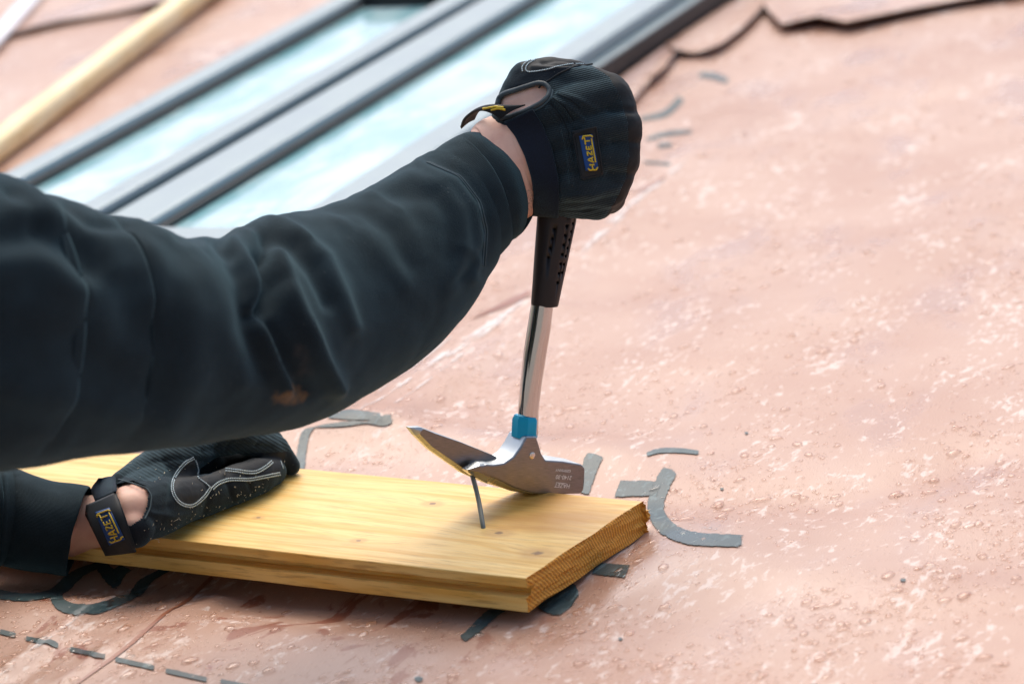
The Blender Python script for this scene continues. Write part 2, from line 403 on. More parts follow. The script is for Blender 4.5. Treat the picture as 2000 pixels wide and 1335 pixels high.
def strip_sheet(name, left, right, off, material, parent=roof, step=4, cross=7, jitter=0):
    """flat print on the membrane: left/right pixel polylines of equal count"""
    n = max(2, int(sum(math.dist(a, b) for a, b in zip(left, left[1:]))/step)+1)
    def rs(pl):
        d = np.concatenate([[0], np.cumsum([math.dist(a, b)+1e-6 for a, b in zip(pl, pl[1:])])]); t = np.linspace(0, d[-1], n); arr = np.array(pl, float)
        return np.stack([np.interp(t, d, arr[:, 0]), np.interp(t, d, arr[:, 1])], 1)
    Lp, Rp = rs(left), rs(right); vs = []
    for i in range(n):
        for k in range(cross):
            q = Lp[i]*(1-k/(cross-1))+Rp[i]*(k/(cross-1))
            a, b = RL(q[0], q[1], 0)
            for _ in range(2): a, b = RL(q[0], q[1], float(H(a, b)))
            vs.append((a, b, float(H(a, b))+off))
    fs = [(i*cross+k, i*cross+k+1, (i+1)*cross+k+1, (i+1)*cross+k) for i in range(n-1) for k in range(cross-1)]
    return recalc(mesh(name, vs, fs, material, parent, ROOF, uv=[(k/(cross-1), i/(n-1)) for i in range(n) for k in range(cross)]))
PRINTS = []
def stroke(name, pts, wd, off=.0009, material=None, sm=6):
    p = catmull([(x, y, w_) for (x, y), w_ in zip(pts, wd)], sm) if len(pts) > 2 else [np.array((*q, w_), float) for q, w_ in zip(pts, wd)]
    L_, R_ = [], []
    for i, q in enumerate(p):
        a, b = p[max(0, i-1)], p[min(len(p)-1, i+1)]; t = (b-a)[:2]; t = t/np.linalg.norm(t); nn = np.array([-t[1], t[0]])
        L_.append(q[:2]+nn*q[2]/2); R_.append(q[:2]-nn*q[2]/2)
    PRINTS.append([tuple(x) for x in L_]+[tuple(x) for x in R_[::-1]]) if material is None else None
    return strip_sheet(name, L_, R_, off, material or M['print'])
PL, PD, PM = 'printed_letter', 'printed_dash', 'printed_mark'
stroke(PL, [(1312, 915), (1290, 955), (1281, 995), (1300, 1030), (1350, 1052), (1452, 1058)], [32, 34, 34, 34, 27, 25])
stroke(PL, [(1200, 966), (1207, 938)], [1, 1]) if False else strip_sheet(PL, [(1212, 938), (1288, 940)], [(1198, 972), (1284, 970)], .0009, M['print']); PRINTS.append([(1212, 938), (1288, 940), (1284, 970), (1198, 972)])
stroke(PM, [(1262, 889), (1290, 881), (1330, 881), (1366, 885)], [8, 10, 10, 8])
stroke(PM, [(1165, 892), (1150, 925), (1138, 965)], [36, 32, 26])
stroke(PL, [(768, 814), (700, 824), (630, 838), (596, 865), (584, 925)], [8, 10, 12, 18, 22])
stroke(PL, [(640, 818), (700, 812), (745, 814)], [5, 8, 6])
strip_sheet(PM, [(1165, 1098), (1232, 1104)], [(1155, 1122), (1220, 1130)], .0009, M['print'])
stroke(PL, [(1050, 1178), (1085, 1172), (1128, 1150)], [20, 64, 24])
stroke(PL, [(985, 1180), (950, 1208), (902, 1248)], [24, 22, 18])
stroke(PL, [(-10, 1158), (50, 1165), (110, 1148), (210, 1085)], [22, 20, 20, 24])
stroke(PL, [(108, 1142), (118, 1180), (170, 1192), (235, 1172), (300, 1125), (335, 1085)], [26, 26, 22, 20, 20, 22])
stroke(PL, [(195, 1095), (222, 1128), (246, 1098)], [30, 34, 30])
for q in [((0, 1234), (31, 1242)), ((50, 1247), (115, 1262)), ((136, 1268), (206, 1284)), ((225, 1288), (302, 1305)), ((323, 1310), (405, 1328)), ((430, 1331), (500, 1345))]:
    stroke(PD, q, [10, 10])
stroke(PL, [(1250, 234), (1300, 222), (1332, 192)], [8, 14, 16]); stroke(PM, [(1262, 274), (1300, 263), (1352, 258)], [6, 10, 7]); stroke(PM, [(1285, 286), (1312, 284)], [9, 9])
stroke(PM, [(1365, 147), (1395, 150), (1422, 160)], [10, 14, 10]); stroke(PM, [(1258, 318), (1310, 322)], [5, 5])
for x, y, s_ in [(1458, 846, 6), (1410, 955, 6), (1764, 1133, 9), (1212, 1248, 7), (818, 1326, 14)]: stroke(PM, [(x-s_*.6, y), (x, y+1), (x+s_*.6, y)], [s_*.3, s_*.8, s_*.3])
# run-off stains in creases; the pale streaks are shine painted on the folds
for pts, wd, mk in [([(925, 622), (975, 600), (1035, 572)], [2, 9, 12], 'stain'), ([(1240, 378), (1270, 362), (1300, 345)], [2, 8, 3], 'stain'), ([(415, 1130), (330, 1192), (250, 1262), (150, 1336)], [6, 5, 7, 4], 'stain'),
                    ([(1340, 315), (1270, 372), (1190, 440), (1130, 500)], [3, 10, 16, 6], 'shine'), ([(1020, 590), (940, 650), (870, 695)], [5, 16, 12], 'shine'),
                    ([(870, 690), (790, 748), (705, 806)], [9, 4, 2], 'shine'), ([(905, 690), (840, 740), (770, 790)], [6, 3, 2], 'shine'), ([(880, 660), (800, 722), (740, 765)], [4, 4, 2], 'shine'),
                    ([(0, 1322), (90, 1250), (180, 1190), (250, 1148)], [8, 11, 8, 4], 'shine')]:
    o = stroke('stain_streak' if mk == 'stain' else 'shine_streak', pts, wd, .0007, M[mk])

# overlapping sheets with lifted edges
def lapped(name, edge, run, lift, label, back=(0, 1), base=.004, fall=.09):
    e = resample([RL(*p) for p in edge], .008); n = len(e); rows = [0, .0015, .01, .025, .05, .08, .12, .18, .26, .4, .6, run]; vs = []
    for j, d in enumerate(rows):
        for i, q in enumerate(e):
            a, b = q[0]+back[0]*d, q[1]+back[1]*d
            l = lift*(.75+.5*mn.noise(Vector((q[0]*9, q[1]*9, 3))))*math.exp(-(d/fall)**2)
            vs.append((a, b, float(H(a, b))+base+l-(0 if j else .0012)))
    fs = [(j*n+i, j*n+i+1, (j+1)*n+i+1, (j+1)*n+i) for j in range(len(rows)-1) for i in range(n-1)]
    o = recalc(mesh(name, vs, fs, M['sheet'], mw=ROOF)); s = o.modifiers.new('s', 'SOLIDIFY'); s.thickness = .0012; s.offset = 0
    tag(o, label, 'roofing sheet'); return o
lapped('membrane_sheet', [(1488, 22), (1505, 45), (1528, 68), (1560, 63), (1600, 57), (1655, 69), (1700, 60), (1760, 46), (1880, 22), (2000, 2), (2200, -35), (2500, -90)], 1.4, .012, 'pink roofing sheet with curled wavy edge overlapping at the top right')
lapped('membrane_sheet', [(-500, 160), (-200, 110), (0, 78), (120, 45), (250, 22), (420, -14), (560, -40)], 1.2, .006, 'blurred pink roofing sheet lapped beyond the long wooden batten')
# strip lapped against the roof window frame
def flap():
    rt = [(1215, 232), (1262, 178), (1300, 150), (1342, 92), (1352, 108), (1380, 116), (1412, 104), (1450, 75), (1480, 45), (1500, 18), (1560, -60)]
    rt = resample(rt, 5); e = [RL(*p) for p in rt]; vs = []; K = 8
    for i, (a, b) in enumerate(e):
        for k in range(K):
            t = k/(K-1); aa = -.468*(1-t)+a*t if a > -.468 else a-.001*(K-k)
            vs.append((aa, b, float(H(aa, b))+.004+.012*(1-t)**2+.007*t**3*(1 if i > 16 else .4)))
    fs = [(i*K+k, i*K+k+1, (i+1)*K+k+1, (i+1)*K+k) for i in range(len(e)-1) for k in range(K-1)]
    o = recalc(mesh('flashing_sheet', vs, fs, M['sheet'], mw=ROOF)); s = o.modifiers.new('s', 'SOLIDIFY'); s.thickness = .0012
    tag(o, 'narrow pink sheet strip folded up against the dark window frame', 'roofing sheet')
flap()

# ------------------------------------------------------------------ roof windows
def framemat(name, base, rough):
    m = mat(name, base, rough, .3); g = G(m); co = g.co(); sp = g.step(g.vor(co, 150), .3, .1)
    g.set('Roughness', g.mixf(g.noise(co, 25, 3), rough*.6, rough*1.5)); g.set('Normal', g.bump(g.m('MULTIPLY', sp, g.step(g.noise(co, 40, 2), .4, .55)), .6, .001)); return m
M['frame'] = framemat('wet_grey_aluminium', (.25, .325, .35), .32); M['gasket'] = mat('black_gasket', (.012, .014, .016), .5)
m = mat('window_pane', (.17, .50, .55), .10, 0, .7); g = G(m); g.set('Coat Weight', .5); g.set('Coat Roughness', .05); co = g.co()
mo = g.noise(g.co(scale=(1, .35, 1)), 18, 4, .6, .6); g.set('Base Color', g.mix(g.step(mo, .35, .7), (.24, .52, .56), (.60, .82, .84)))  # pale cyan mottling paints the sky's reflection into the glass colour
bd = g.m('MULTIPLY', g.step(g.vor(co, 120), .35, .1), g.step(g.noise(co, 12, 3), .45, .6)); g.set('Normal', g.bump(bd, .5, .001))
M['pane'] = m; M['flange'] = framemat('blue_grey_flange', (.13, .20, .27), .35)
def rbox(name, a0, a1, b0, b1, h0, h1, material, parent, bev=.003):
    vs = [(a, b, h) for a in (a0, a1) for b in (b0, b1) for h in (h0, h1)]
    fs = [(0, 1, 3, 2), (4, 6, 7, 5), (0, 4, 5, 1), (2, 3, 7, 6), (0, 2, 6, 4), (1, 5, 7, 3)]
    o = mesh(name, vs, fs, material, parent, ROOF, smooth=False); recalc(o)
    if bev: bevel(o, bev, 2)
    return o
def skylight(label, a0, a1, b0, b1, lw, rw, bw):
    e = empty('roof_window', ROOF @ Vector(((a0+a1)/2, (b0+b1)/2, 0)), label, 'roof window', 'roof windows set side by side')
    rbox('frame_bar', a0, a0+lw, b0, b1, -.01, .06, M['frame'], e, .006); rbox('frame_bar', a1-rw, a1, b0, b1, -.01, .06, M['frame'], e, .006)
    rbox('frame_bar', a0+lw+.0005, a1-rw-.0005, b0, b0+bw, -.01, .058, M['frame'], e); rbox('frame_bar', a0+lw+.0005, a1-rw-.0005, b1-.05, b1, -.01, .066, M['gasket'], e)
    rbox('pane', a0+lw+.006, a1-rw-.003, b0+bw+.004, b1-.054, .03, .043, M['pane'], e, .001)
    rbox('gasket', a0+lw+.0005, a0+lw+.0055, b0+bw+.001, b1-.052, .0, .05, M['gasket'], e, .001)
    return e
s1 = skylight('farther roof window with grey frame and glass beside the wooden batten', -.974, -.775, .60, 1.86, .034, .035, .07)
s2 = skylight('nearer and wider roof window with grey frame behind the raised glove', -.752, -.490, .60, 2.6, .060, .046, .085)
rbox('ledge', -.4895, -.474, .60, 2.6, .008, .040, M['gasket'], s2, .002); rbox('ledge_trim', -.4893, -.4742, .60, 2.6, .0402, .0425, M['frame'], s2, 0)
rbox('flange', -.4737, -.455, .60, 2.6, -.005, .008, M['flange'], s2, .001)
rbox('gutter', -.7745, -.7525, .60, 1.86, -.004, .012, M['gasket'], s1, 0)

# ------------------------------------------------------------------ wood
def woodmat(name, light, mid, dark, knots=(), wet=None):
    m = mat(name, light, .45); g = G(m); co = g.co()
    wb = g.noise(g.co(scale=(3, 12, 12)), 1, 2, .5)
    st = g.co(scale=(1.1, 1, 1)); x, y, z = g.sep(co)
    yy = g.m('ADD', y, g.m('MULTIPLY', wb, .03))
    for kx, ky, r in knots:
        d = g.dist(co, (kx, ky, 0), (1/(r*3), 1/r, .01)); yy = g.m('ADD', yy, g.m('MULTIPLY', g.step(d, 2.2, 0), r*.8))
    cb = g.new('ShaderNodeCombineXYZ'); g.put(cb.inputs[0], g.m('MULTIPLY', x, .05)); g.put(cb.inputs[1], yy); g.put(cb.inputs[2], g.m('MULTIPLY', z, .6))
    n1 = g.noise(cb.outputs[0], 150, 3, .5); n2 = g.noise(cb.outputs[0], 620, 3, .6); n3 = g.noise(g.co(scale=(.35, 1, 1)), 22, 3)
    c = g.mix(g.step(n1, .38, .68), light, mid); c = g.mix(g.m('MULTIPLY', g.step(n2, .5, .70), .6), c, dark)
    c = g.mix(g.m('MULTIPLY', g.step(n3, .45, .75), .4), c, tuple(q*.88 for q in mid))
    for kx, ky, r in knots:
        d = g.m('ADD', g.dist(co, (kx, ky, 0), (1/(r*1.3), 1/r, .01)), g.m('MULTIPLY', g.m('SUBTRACT', g.noise(co, 120, 2), .5), .6))
        c = g.mix(g.m('MULTIPLY', g.step(d, 1.5, .6), .45), c, (.45, .20, .04)); c = g.mix(g.m('MULTIPLY', g.step(d, .42, .2), .8), c, (.12, .05, .015))
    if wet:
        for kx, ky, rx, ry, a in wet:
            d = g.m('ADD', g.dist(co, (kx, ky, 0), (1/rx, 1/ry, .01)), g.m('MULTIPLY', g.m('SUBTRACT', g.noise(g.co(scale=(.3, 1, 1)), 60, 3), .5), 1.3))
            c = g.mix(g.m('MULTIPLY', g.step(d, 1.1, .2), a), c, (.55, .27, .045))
    g.set('Base Color', c); g.set('Roughness', g.mixf(n1, .38, .6)); g.set('Normal', g.bump(g.m('ADD', n2, g.m('MULTIPLY', n1, .5)), .35, .0004)); return m
def endmat():
    m = mat('sawn_end_grain', (.5, .25, .07), .75); g = G(m); co = g.co(loc=(0, .06, .075))
    w1 = g.wave(co, 100, 2.6, 3, 'RINGS', 'X', 6); n = g.noise(g.co(), 500, 4, .7); n2 = g.noise(g.co(), 50, 3)
    c = g.mix(g.step(w1, .25, .8), (.90, .42, .05), (.60, .23, .02)); c = g.mix(g.m('MULTIPLY', g.step(n, .55, .75), .6), c, (.85, .55, .20)); c = g.mix(g.m('MULTIPLY', n2, .3), c, (.42, .17, .02))
    g.set('Base Color', c); g.set('Normal', g.bump(g.m('ADD', n, g.m('MULTIPLY', w1, .6)), .8, .0012)); return m
def bl(px, py):
    q = np.array(RL(px, py, T))-BO; return float(q @ BL[0]), float(q @ BL[1])
LW = U*float(BL[0][0])+V*float(BL[0][1]); WW = U*float(BL[1][0])+V*float(BL[1][1])
BMX = Matrix(((-LW.x, WW.x, N.x, 0), (-LW.y, WW.y, N.y, 0), (-LW.z, WW.z, N.z, 0), (0, 0, 0, 1))); BMX.translation = O+U*BO[0]+V*BO[1]
kn = [(1050, 1080, .008), (845, 983, .005), (1078, 966, .007), (975, 1040, .007), (1180, 1075, .004), (700, 1055, .004), (505, 1010, .003)]
knots = [(-bl(x, y)[0], bl(x, y)[1], r*1.4) for x, y, r in kn]
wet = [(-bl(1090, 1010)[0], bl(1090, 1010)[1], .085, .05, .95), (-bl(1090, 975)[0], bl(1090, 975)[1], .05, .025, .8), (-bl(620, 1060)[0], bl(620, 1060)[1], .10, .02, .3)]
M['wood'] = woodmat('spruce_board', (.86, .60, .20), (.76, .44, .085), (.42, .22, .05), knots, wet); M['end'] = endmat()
# tongue and groove profile (w, h), near edge first
prof = [(.0006, 0), (.0, .001), (.0, .0112), (.0008, .0114), (.0120, .0118), (.0120, .0190), (.0018, .0192), (.0010, .0198), (.0010, .0264), (.0016, T), (BW-.002, T), (BW, .0262), (BW-.0005, .0185), (BW+.006, .0172), (BW+.006, .0095), (BW, .0085), (BW, .001), (BW-.002, 0)]
vs, fs, mi = [], [], []
xs = [0]+list(-np.arange(.004, 1.16, .03)); K = len(prof)
cutj = [rng.uniform(-.0012, .0012) for _ in prof]
for i, x in enumerate(xs):
    for k, (w_, h_) in enumerate(prof): vs.append((x+(cutj[k] if i == 0 else 0)+(-.06 if i == 0 else 0)*0, w_+rng.normal(0, .0002), h_))
for i in range(len(xs)-1):
    for k in range(K): fs.append((i*K+k, i*K+(k+1) % K, (i+1)*K+(k+1) % K, (i+1)*K+k)); mi.append(0)
# end caps as triangulated grid with saw roughness
me = bpy.data.meshes.new('wooden_board'); bm = bmesh.new()
bv = [bm.verts.new(v) for v in vs]
for f in fs: bm.faces.new([bv[i] for i in f]).material_index = 0
f2 = bm.faces.new([bv[(len(xs)-1)*K+k] for k in range(K)]); f2.material_index = 1
f1_ = bm.faces.new([bv[k] for k in range(K)]); f1_.material_index = 1
r = bmesh.ops.triangulate(bm, faces=[f1_])
inner = list({e for f in r['faces'] for e in f.edges})
bmesh.ops.subdivide_edges(bm, edges=inner, cuts=6, use_grid_fill=True)
for v in list({v for f in bm.faces if f.material_index == 1 for v in f.verts}):
    if v.co.x > -.003:
        v.co.x += .0016*mn.noise(v.co*180)+.0008*math.sin(v.co.y*900+v.co.z*300)
        if v.co.y > BW-.012: v.co.x += rng.uniform(-.002, .002)
bmesh.ops.recalc_face_normals(bm, faces=bm.faces); bm.to_mesh(me); bm.free()
me.materials.append(M['wood']); me.materials.append(M['end'])
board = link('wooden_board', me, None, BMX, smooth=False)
tag(board, 'yellow spruce board with grooved edge lying across the pink roofing sheet', 'wooden board')
# long splinters along the sawn top edge
sp = []
for i in range(60):
    y = rng.uniform(.01, BW-.002); l = rng.uniform(.001, .004); zz = T-.0003 if rng.random() < .6 else rng.uniform(.002, T)
    p = Vector((-.001, y, zz)); sp.append(tube([p, p+Vector((l, rng.normal(0, .0006), rng.normal(0, .0006)))], [.00035, .0001], 4))
vs, fs = join(sp); o = mesh('splinter', vs, fs, M['wood'], board, BMX); o['kind'] = 'stuff'

# far battens
def batten(name, p0, p1, wd, ht, material, label, cat, rnd):
    a0, a1 = Vector((*RL(*p0, ht/2), ht/2+.002)), Vector((*RL(*p1, ht/2), ht/2+.002)); d = (a1-a0).normalized(); a0 = a0-d*.5; a1 = a1+d*.9
    s = Vector((d.y, -d.x, 0)); x = []
    mw = ROOF @ Matrix(((d.x, s.x, 0, a0.x), (d.y, s.y, 0, a0.y), (0, 0, 1, a0.z), (0, 0, 0, 1)))
    L_ = (a1-a0).length; vs = []; n = 60; seg = 16
    for i in range(n+1):
        t = i/n*L_
        for k in range(seg):
            an = 2*math.pi*k/seg; c_, s_ = math.cos(an), math.sin(an)
            y = wd/2*math.copysign(abs(c_)**rnd, c_); z = ht/2*math.copysign(abs(s_)**rnd, s_)
            q = 1+.06*mn.noise(Vector((t*7, k*.1, wd*100)))
            vs.append((t, y*q, max(z*q, -ht/2)))
    fs = [(i*seg+k, i*seg+(k+1) % seg, (i+1)*seg+(k+1) % seg, (i+1)*seg+k) for i in range(n) for k in range(seg)]+[tuple(range(seg)), tuple(n*seg+k for k in range(seg))[::-1]]
    o = recalc(mesh(name, vs, fs, material, None, mw)); tag(o, label, cat); return o
M['batten'] = woodmat('pale_batten_wood', (.92, .80, .50), (.86, .66, .32), (.5, .3, .12))
batten('wooden_batten', (0, 284), (376, 0), .034, .03, M['batten'], 'long pale wooden batten lying up the roof beside the windows', 'batten', .6)
batten('plastic_strip', (0, 68), (62, 0), .03, .01, mat('pale_plastic', (.75, .76, .8), .4), 'white strip lying up the roof in the far top left corner', 'strip', .6)

# ------------------------------------------------------------------ hammer
phi = math.radians(35)
_yy = Vector((math.sin(phi), 0, math.cos(phi))); _yy.y = -(_yy.dot(_n))/_n.y; _yy.normalize()
_zz = Vector((.146, .989, 0)); _zz.z = -(_zz.dot(_yy))/_yy.z; _zz.normalize(); _xx = _yy.cross(_zz)
HX, HY, HZ = RC @ _xx, RC @ _yy, RC @ _zz
HO = P(1037, 962, 3.083)
HM = Matrix(((HX.x, HY.x, HZ.x, HO.x), (HX.y, HY.y, HZ.y, HO.y), (HX.z, HY.z, HZ.z, HO.z), (0, 0, 0, 1)))
def hl(x, y, yo):
    r = ray(x, y); t = ((HO-CAM).dot(HY)+yo)/r.dot(HY); p = CAM+r*t-HO; return (p.dot(HX), p.dot(HZ))
def Dh(x, y):
    a, b = hl(x, y, 0); return depth(HO+HX*a+HZ*b)
ham = empty('hammer', HO, "roofer's claw hammer with blue collar and perforated black grip, claw hooked on a nail", 'hammer')
def layers(name, polys, mats, mi_side, parent=ham, bev=.0012, mi_cap=0):
    """loft between outlines given as (px outline, ref plane, y, inset): coordinates in hammer space"""
    n = len(polys[0][0]); vs = []
    for pl, y in polys: vs += [(x, y, z) for x, z in pl]
    fs, mi = [], []
    for j in range(len(polys)-1):
        for i in range(n): fs.append((j*n+i, j*n+(i+1) % n, (j+1)*n+(i+1) % n, (j+1)*n+i)); mi.append(mi_side(i, j))
    fs.append(tuple(range(n))[::-1]); mi.append(mi_cap); fs.append(tuple((len(polys)-1)*n+i for i in range(n))); mi.append(mi_cap)
    uv = [(v[0]*10, v[2]*10) for v in vs]
    o = mesh(name, vs, fs, mats, parent, HM, smooth=True, mi=mi, uv=uv); sharp(o, 28)
    if bev: bevel(o, bev, 2, 25)
    return o
HMATS = [M['steel_face'], M['steel_cast'], M['steel_ground']]
near = [(1028, 852), (1048, 852), (1053, 868), (1058, 885), (1066, 898), (1100, 900), (1136, 906), (1143, 914), (1142, 940), (1140, 957), (1134, 964), (1075, 966), (1038, 966), (1005, 961), (970, 949), (940, 936), (938, 912), (950, 906), (965, 907), (985, 904), (1003, 892), (1017, 873)]
nl = [hl(x, y, .012) for x, y in near]
low = {13: 8, 14: 13, 15: 12, 12: 3}
nin = [hl(x, y-low.get(i, 0), .012) for i, (x, y) in enumerate(near)]
body = layers('hammer_head', [(nin, .012), (nl, .0075), (nl, -.012)], HMATS, lambda i, j: 2 if j == 0 and i in (11, 12, 13, 14) else (2 if i in (12, 13, 14) else 1), bev=.0013)
prong = [(952, 944), (930, 933), (913, 921), (910, 917), (936, 903), (952, 903), (962, 907)]
pin_ = [(956, 932), (934, 921), (914, 918), (912, 917), (938, 910), (950, 908), (962, 910)]
pl_ = [hl(x, y, .009) for x, y in prong]; pi_ = [hl(x, y, .012) for x, y in pin_]
layers('claw_prong', [(pi_, .0118), (pl_, .009), (pl_, .0025)], HMATS, lambda i, j: 2 if i in (0, 1, 2) else 1, bev=.0004)
spk = [(1010, 905), (985, 900), (960, 887), (900, 862), (850, 844), (824, 834), (801, 835), (812, 850), (840, 878), (880, 906), (905, 924), (945, 942), (985, 954), (1010, 960)]
ins = {7: (8, -3), 8: (3, -7), 9: (2, -8), 10: (2, -9), 11: (2, -9), 12: (2, -9), 6: (22, 6), 5: (4, 3), 4: (0, 2), 3: (0, 1)}
so = [hl(x, y, -.0035) for x, y in spk]; si = [hl(x+ins.get(i, (0, 0))[0], y+ins.get(i, (0, 0))[1], -.0025) for i, (x, y) in enumerate(spk)]
layers('spike', [(si, -.0025), (so, -.0048), (so, -.0105)], HMATS, lambda i, j: 2 if i in (7, 8, 9, 10, 11) else 1, bev=.0003)
# throat ridge line between the claw and the neck
def hpt(x, y, yo): a, b = hl(x, y, yo); return HO+HX*a+HY*yo+HZ*b
def lathe(name, pts, material, seg=32, flat=1, parent=ham, cap=True, offx=0):
    """pts: (pixel x, y, radius mm) centreline on the hammer's middle plane"""
    vs = []; n = len(pts); loc = [Vector((hl(x, y, 0)[0], 0, hl(x, y, 0)[1])) for x, y, r in pts]
    for i, (p, (x, y, r)) in enumerate(zip(loc, pts)):
        a, b = loc[max(0, i-1)], loc[min(n-1, i+1)]; t = (b-a).normalized() if (b-a).length > 1e-9 else Vector((0, 0, 1)); s = Vector((0, 1, 0)); q = s.cross(t).normalized()
        for k in range(seg):
            an = 2*math.pi*(k+.5)/seg; vs.append(p+q*math.cos(an)*r/1000+s*math.sin(an)*r/1000*flat)
    fs = [(i*seg+k, i*seg+(k+1) % seg, (i+1)*seg+(k+1) % seg, (i+1)*seg+k) for i in range(n-1) for k in range(seg)]
    if cap: fs += [tuple(range(seg)), tuple((n-1)*seg+k for k in range(seg))]
    o = mesh(name, vs, fs, material, parent, HM); sharp(o, 40); return o
lathe('handle_tube', [(1031, 846, 8.4), (1032, 800, 8.3), (1037, 750, 8.6), (1045, 690, 9.2), (1053, 640, 9.3), (1059, 596, 8.9), (1063, 560, 8.5)], M['tube'], 36)
lathe('collar', [(1024.0, 853, 10.2), (1024.3, 851.5, 10.7), (1026.0, 818, 10.7), (1027, 812, 9.6), (1027, 811.4, 8.4)], M['collar'], 8)
gp = [(1063.6, 597, 9), (1063.6, 596.5, 11.2), (1064, 592, 11.6), (1070, 550, 12.8), (1077, 500, 14.4), (1087, 430, 16.4), (1098, 350, 16.2), (1108, 280, 15.3), (1118, 215, 16), (1124, 178, 17), (1126, 168, 15), (1127, 164, 6)]
grip = lathe("grip", gp, M['grip'], 40, .85)
# dimples in the grip, cut into the rubber
gb = bmesh.new(); gb.from_mesh(grip.data); gb.transform(HM); gbv = BVHTree.FromBMesh(gb); gb.free()
cut = []
def holepos():
    for c0, c1, nn, w_ in [((1107, 441), (1089, 552), 7, 7), ((1119, 436), (1098, 532), 7, 5), ((1082, 447), (1070, 503), 4, 9), ((1112, 412), (1109, 425), 1, 6)]:
        for i in range(nn):
            t = i/max(1, nn-1); yield c0[0]*(1-t)+c1[0]*t, c0[1]*(1-t)+c1[1]*t, w_
HOLES = list(holepos())
for x, y, w_ in HOLES:
    h = gbv.ray_cast(CAM, ray(x, y).normalized())
    if h[0] is None: continue
    p, nr = h[0], h[1]; cut.append((p, nr))
cs = []
for p, nr in cut: cs.append(capsule(p+nr*.003, p-nr*.0022, .00125, .00125, 12))
vs, fs = join(cs); co_ = mesh('cutter', vs, fs, M['grip_hole']); recalc(co_)
bo = grip.modifiers.new('b', 'BOOLEAN'); bo.object = co_; bo.operation = 'DIFFERENCE'; bo.solver = 'FAST'; bpy.context.view_layer.update()
dg = bpy.context.evaluated_depsgraph_get(); gm = bpy.data.meshes.new_from_object(grip.evaluated_get(dg)); grip.modifiers.clear(); grip.data = gm if len(gm.polygons) else grip.data; bpy.data.objects.remove(co_)
# pin
px_, pz_ = hl(1039, 889, .012); pv, pf = tube([(px_, .0105, pz_), (px_, .0126, pz_), (px_, .0130, pz_)], [.0028, .0028, .002], 20); o = mesh('pin', pv, pf, M['pin'], ham, HM); sharp(o)
# stamped marks, upside down on the cheek
def stamp(txt, x, y, size, yo=.0121, name='stamped_lettering', wdt=1.0):
    cu = bpy.data.curves.new('t', 'FONT'); cu.body = txt; cu.size = size; cu.align_x = 'LEFT'; cu.extrude = .00008; cu.shear = .15
    o = bpy.data.objects.new('t', cu); C.objects.link(o); dg = bpy.context.evaluated_depsgraph_get(); me = bpy.data.meshes.new_from_object(o.evaluated_get(dg)); bpy.data.objects.remove(o)
    me.materials.clear(); me.materials.append(M['stamp']); a, b = hl(x, y, .012)
    tilt = math.radians(-2)
    Rm = Matrix.Translation((a, yo, b)) @ Matrix(((wdt, 0, 0, 0), (0, 0, 1, 0), (.03, -1, 0, 0), (0, 0, 0, 1)))
    me.transform(Rm); me.update()
    return link(name, me, body, HM, False)
stamp('GERMANY', 1115.5, 917, .0031, wdt=1.05); stamp('2140-30', 1117.5, 929, .0048, wdt=1.0); stamp('HAZET', 1114, 945, .0050, wdt=.98)
x0, z0 = hl(1086, 941, .012); x1, z1 = hl(1106, 943, .012)
mesh('stamped_line', [(x0, .0122, z0), (x1, .0122, z1), (x1, .0122, z1-.0004), (x0, .0122, z0-.0004)], [(0, 1, 2, 3)], M['stamp'], body, HM, False)
# the nail, gripped in the slot
nb = onroof(946, 1036, T-.006); nt_ = hpt(919, 915, -.0003); c1_ = onroof(944, 1030, T)
mid = c1_.lerp(nt_, .5)-HX*.0012
np_ = catmull([tuple(nb), tuple(c1_), tuple(mid), tuple(nt_)], 8); rr = [.0019]*len(np_)
vs, fs = tube([Vector(p) for p in np_], rr, 14); o = mesh('nail', vs, fs, M['nail']); sharp(o, 50)
hd, hf = tube([nt_, nt_+HZ*.0012], [.0034, .0034], 14); vs2, fs2 = join([(vs, fs), (hd, hf)]); 
bpy.data.objects.remove(o); o = mesh('nail', vs2, fs2, M['nail']); sharp(o, 50); tag(o, 'bent steel nail standing in the yellow board under the hammer claw', 'nail')

# ------------------------------------------------------------------ person
person = empty('person', P(-700, 1000, 2.9), 'crouching person in dark jumper and black gloves, right hand holding the hammer', 'person')
def loft(st, seg, n, cap=False, disp=None):
    """st: (xa, ya, xb, yb, depth, thickness_m) ring stations; ring runs a -> camera side -> b -> far side"""
    rows = catmull(st, n); vs, uv, par = [], [], []; cent = [P((r[0]+r[2])/2, (r[1]+r[3])/2, r[4]) for r in rows]; acc = 0
    for i, r in enumerate(rows):
        a, b = P(r[0], r[1], r[4]), P(r[2], r[3], r[4]); c = cent[i]
        t = (cent[min(i+1, len(rows)-1)]-cent[max(i-1, 0)]).normalized(); e1 = (a-c); e2 = e1.cross(t).normalized()
        view = (CAM-c).normalized()
        if e2.dot(view) < 0: e2 = -e2
        if i: acc += (cent[i]-cent[i-1]).length
        for k in range(seg):
            an = 2*math.pi*k/seg; q = c+e1*math.cos(an)+e2*math.sin(an)*r[5]/2
            vs.append(q); uv.append((k/seg, acc))
    fs = [(i*seg+k, i*seg+(k+1) % seg, (i+1)*seg+(k+1) % seg, (i+1)*seg+k) for i in range(len(rows)-1) for k in range(seg)]
    if cap: fs += [tuple(range(seg)), tuple((len(rows)-1)*seg+k for k in range(seg))]
    return vs, fs, uv, len(rows)
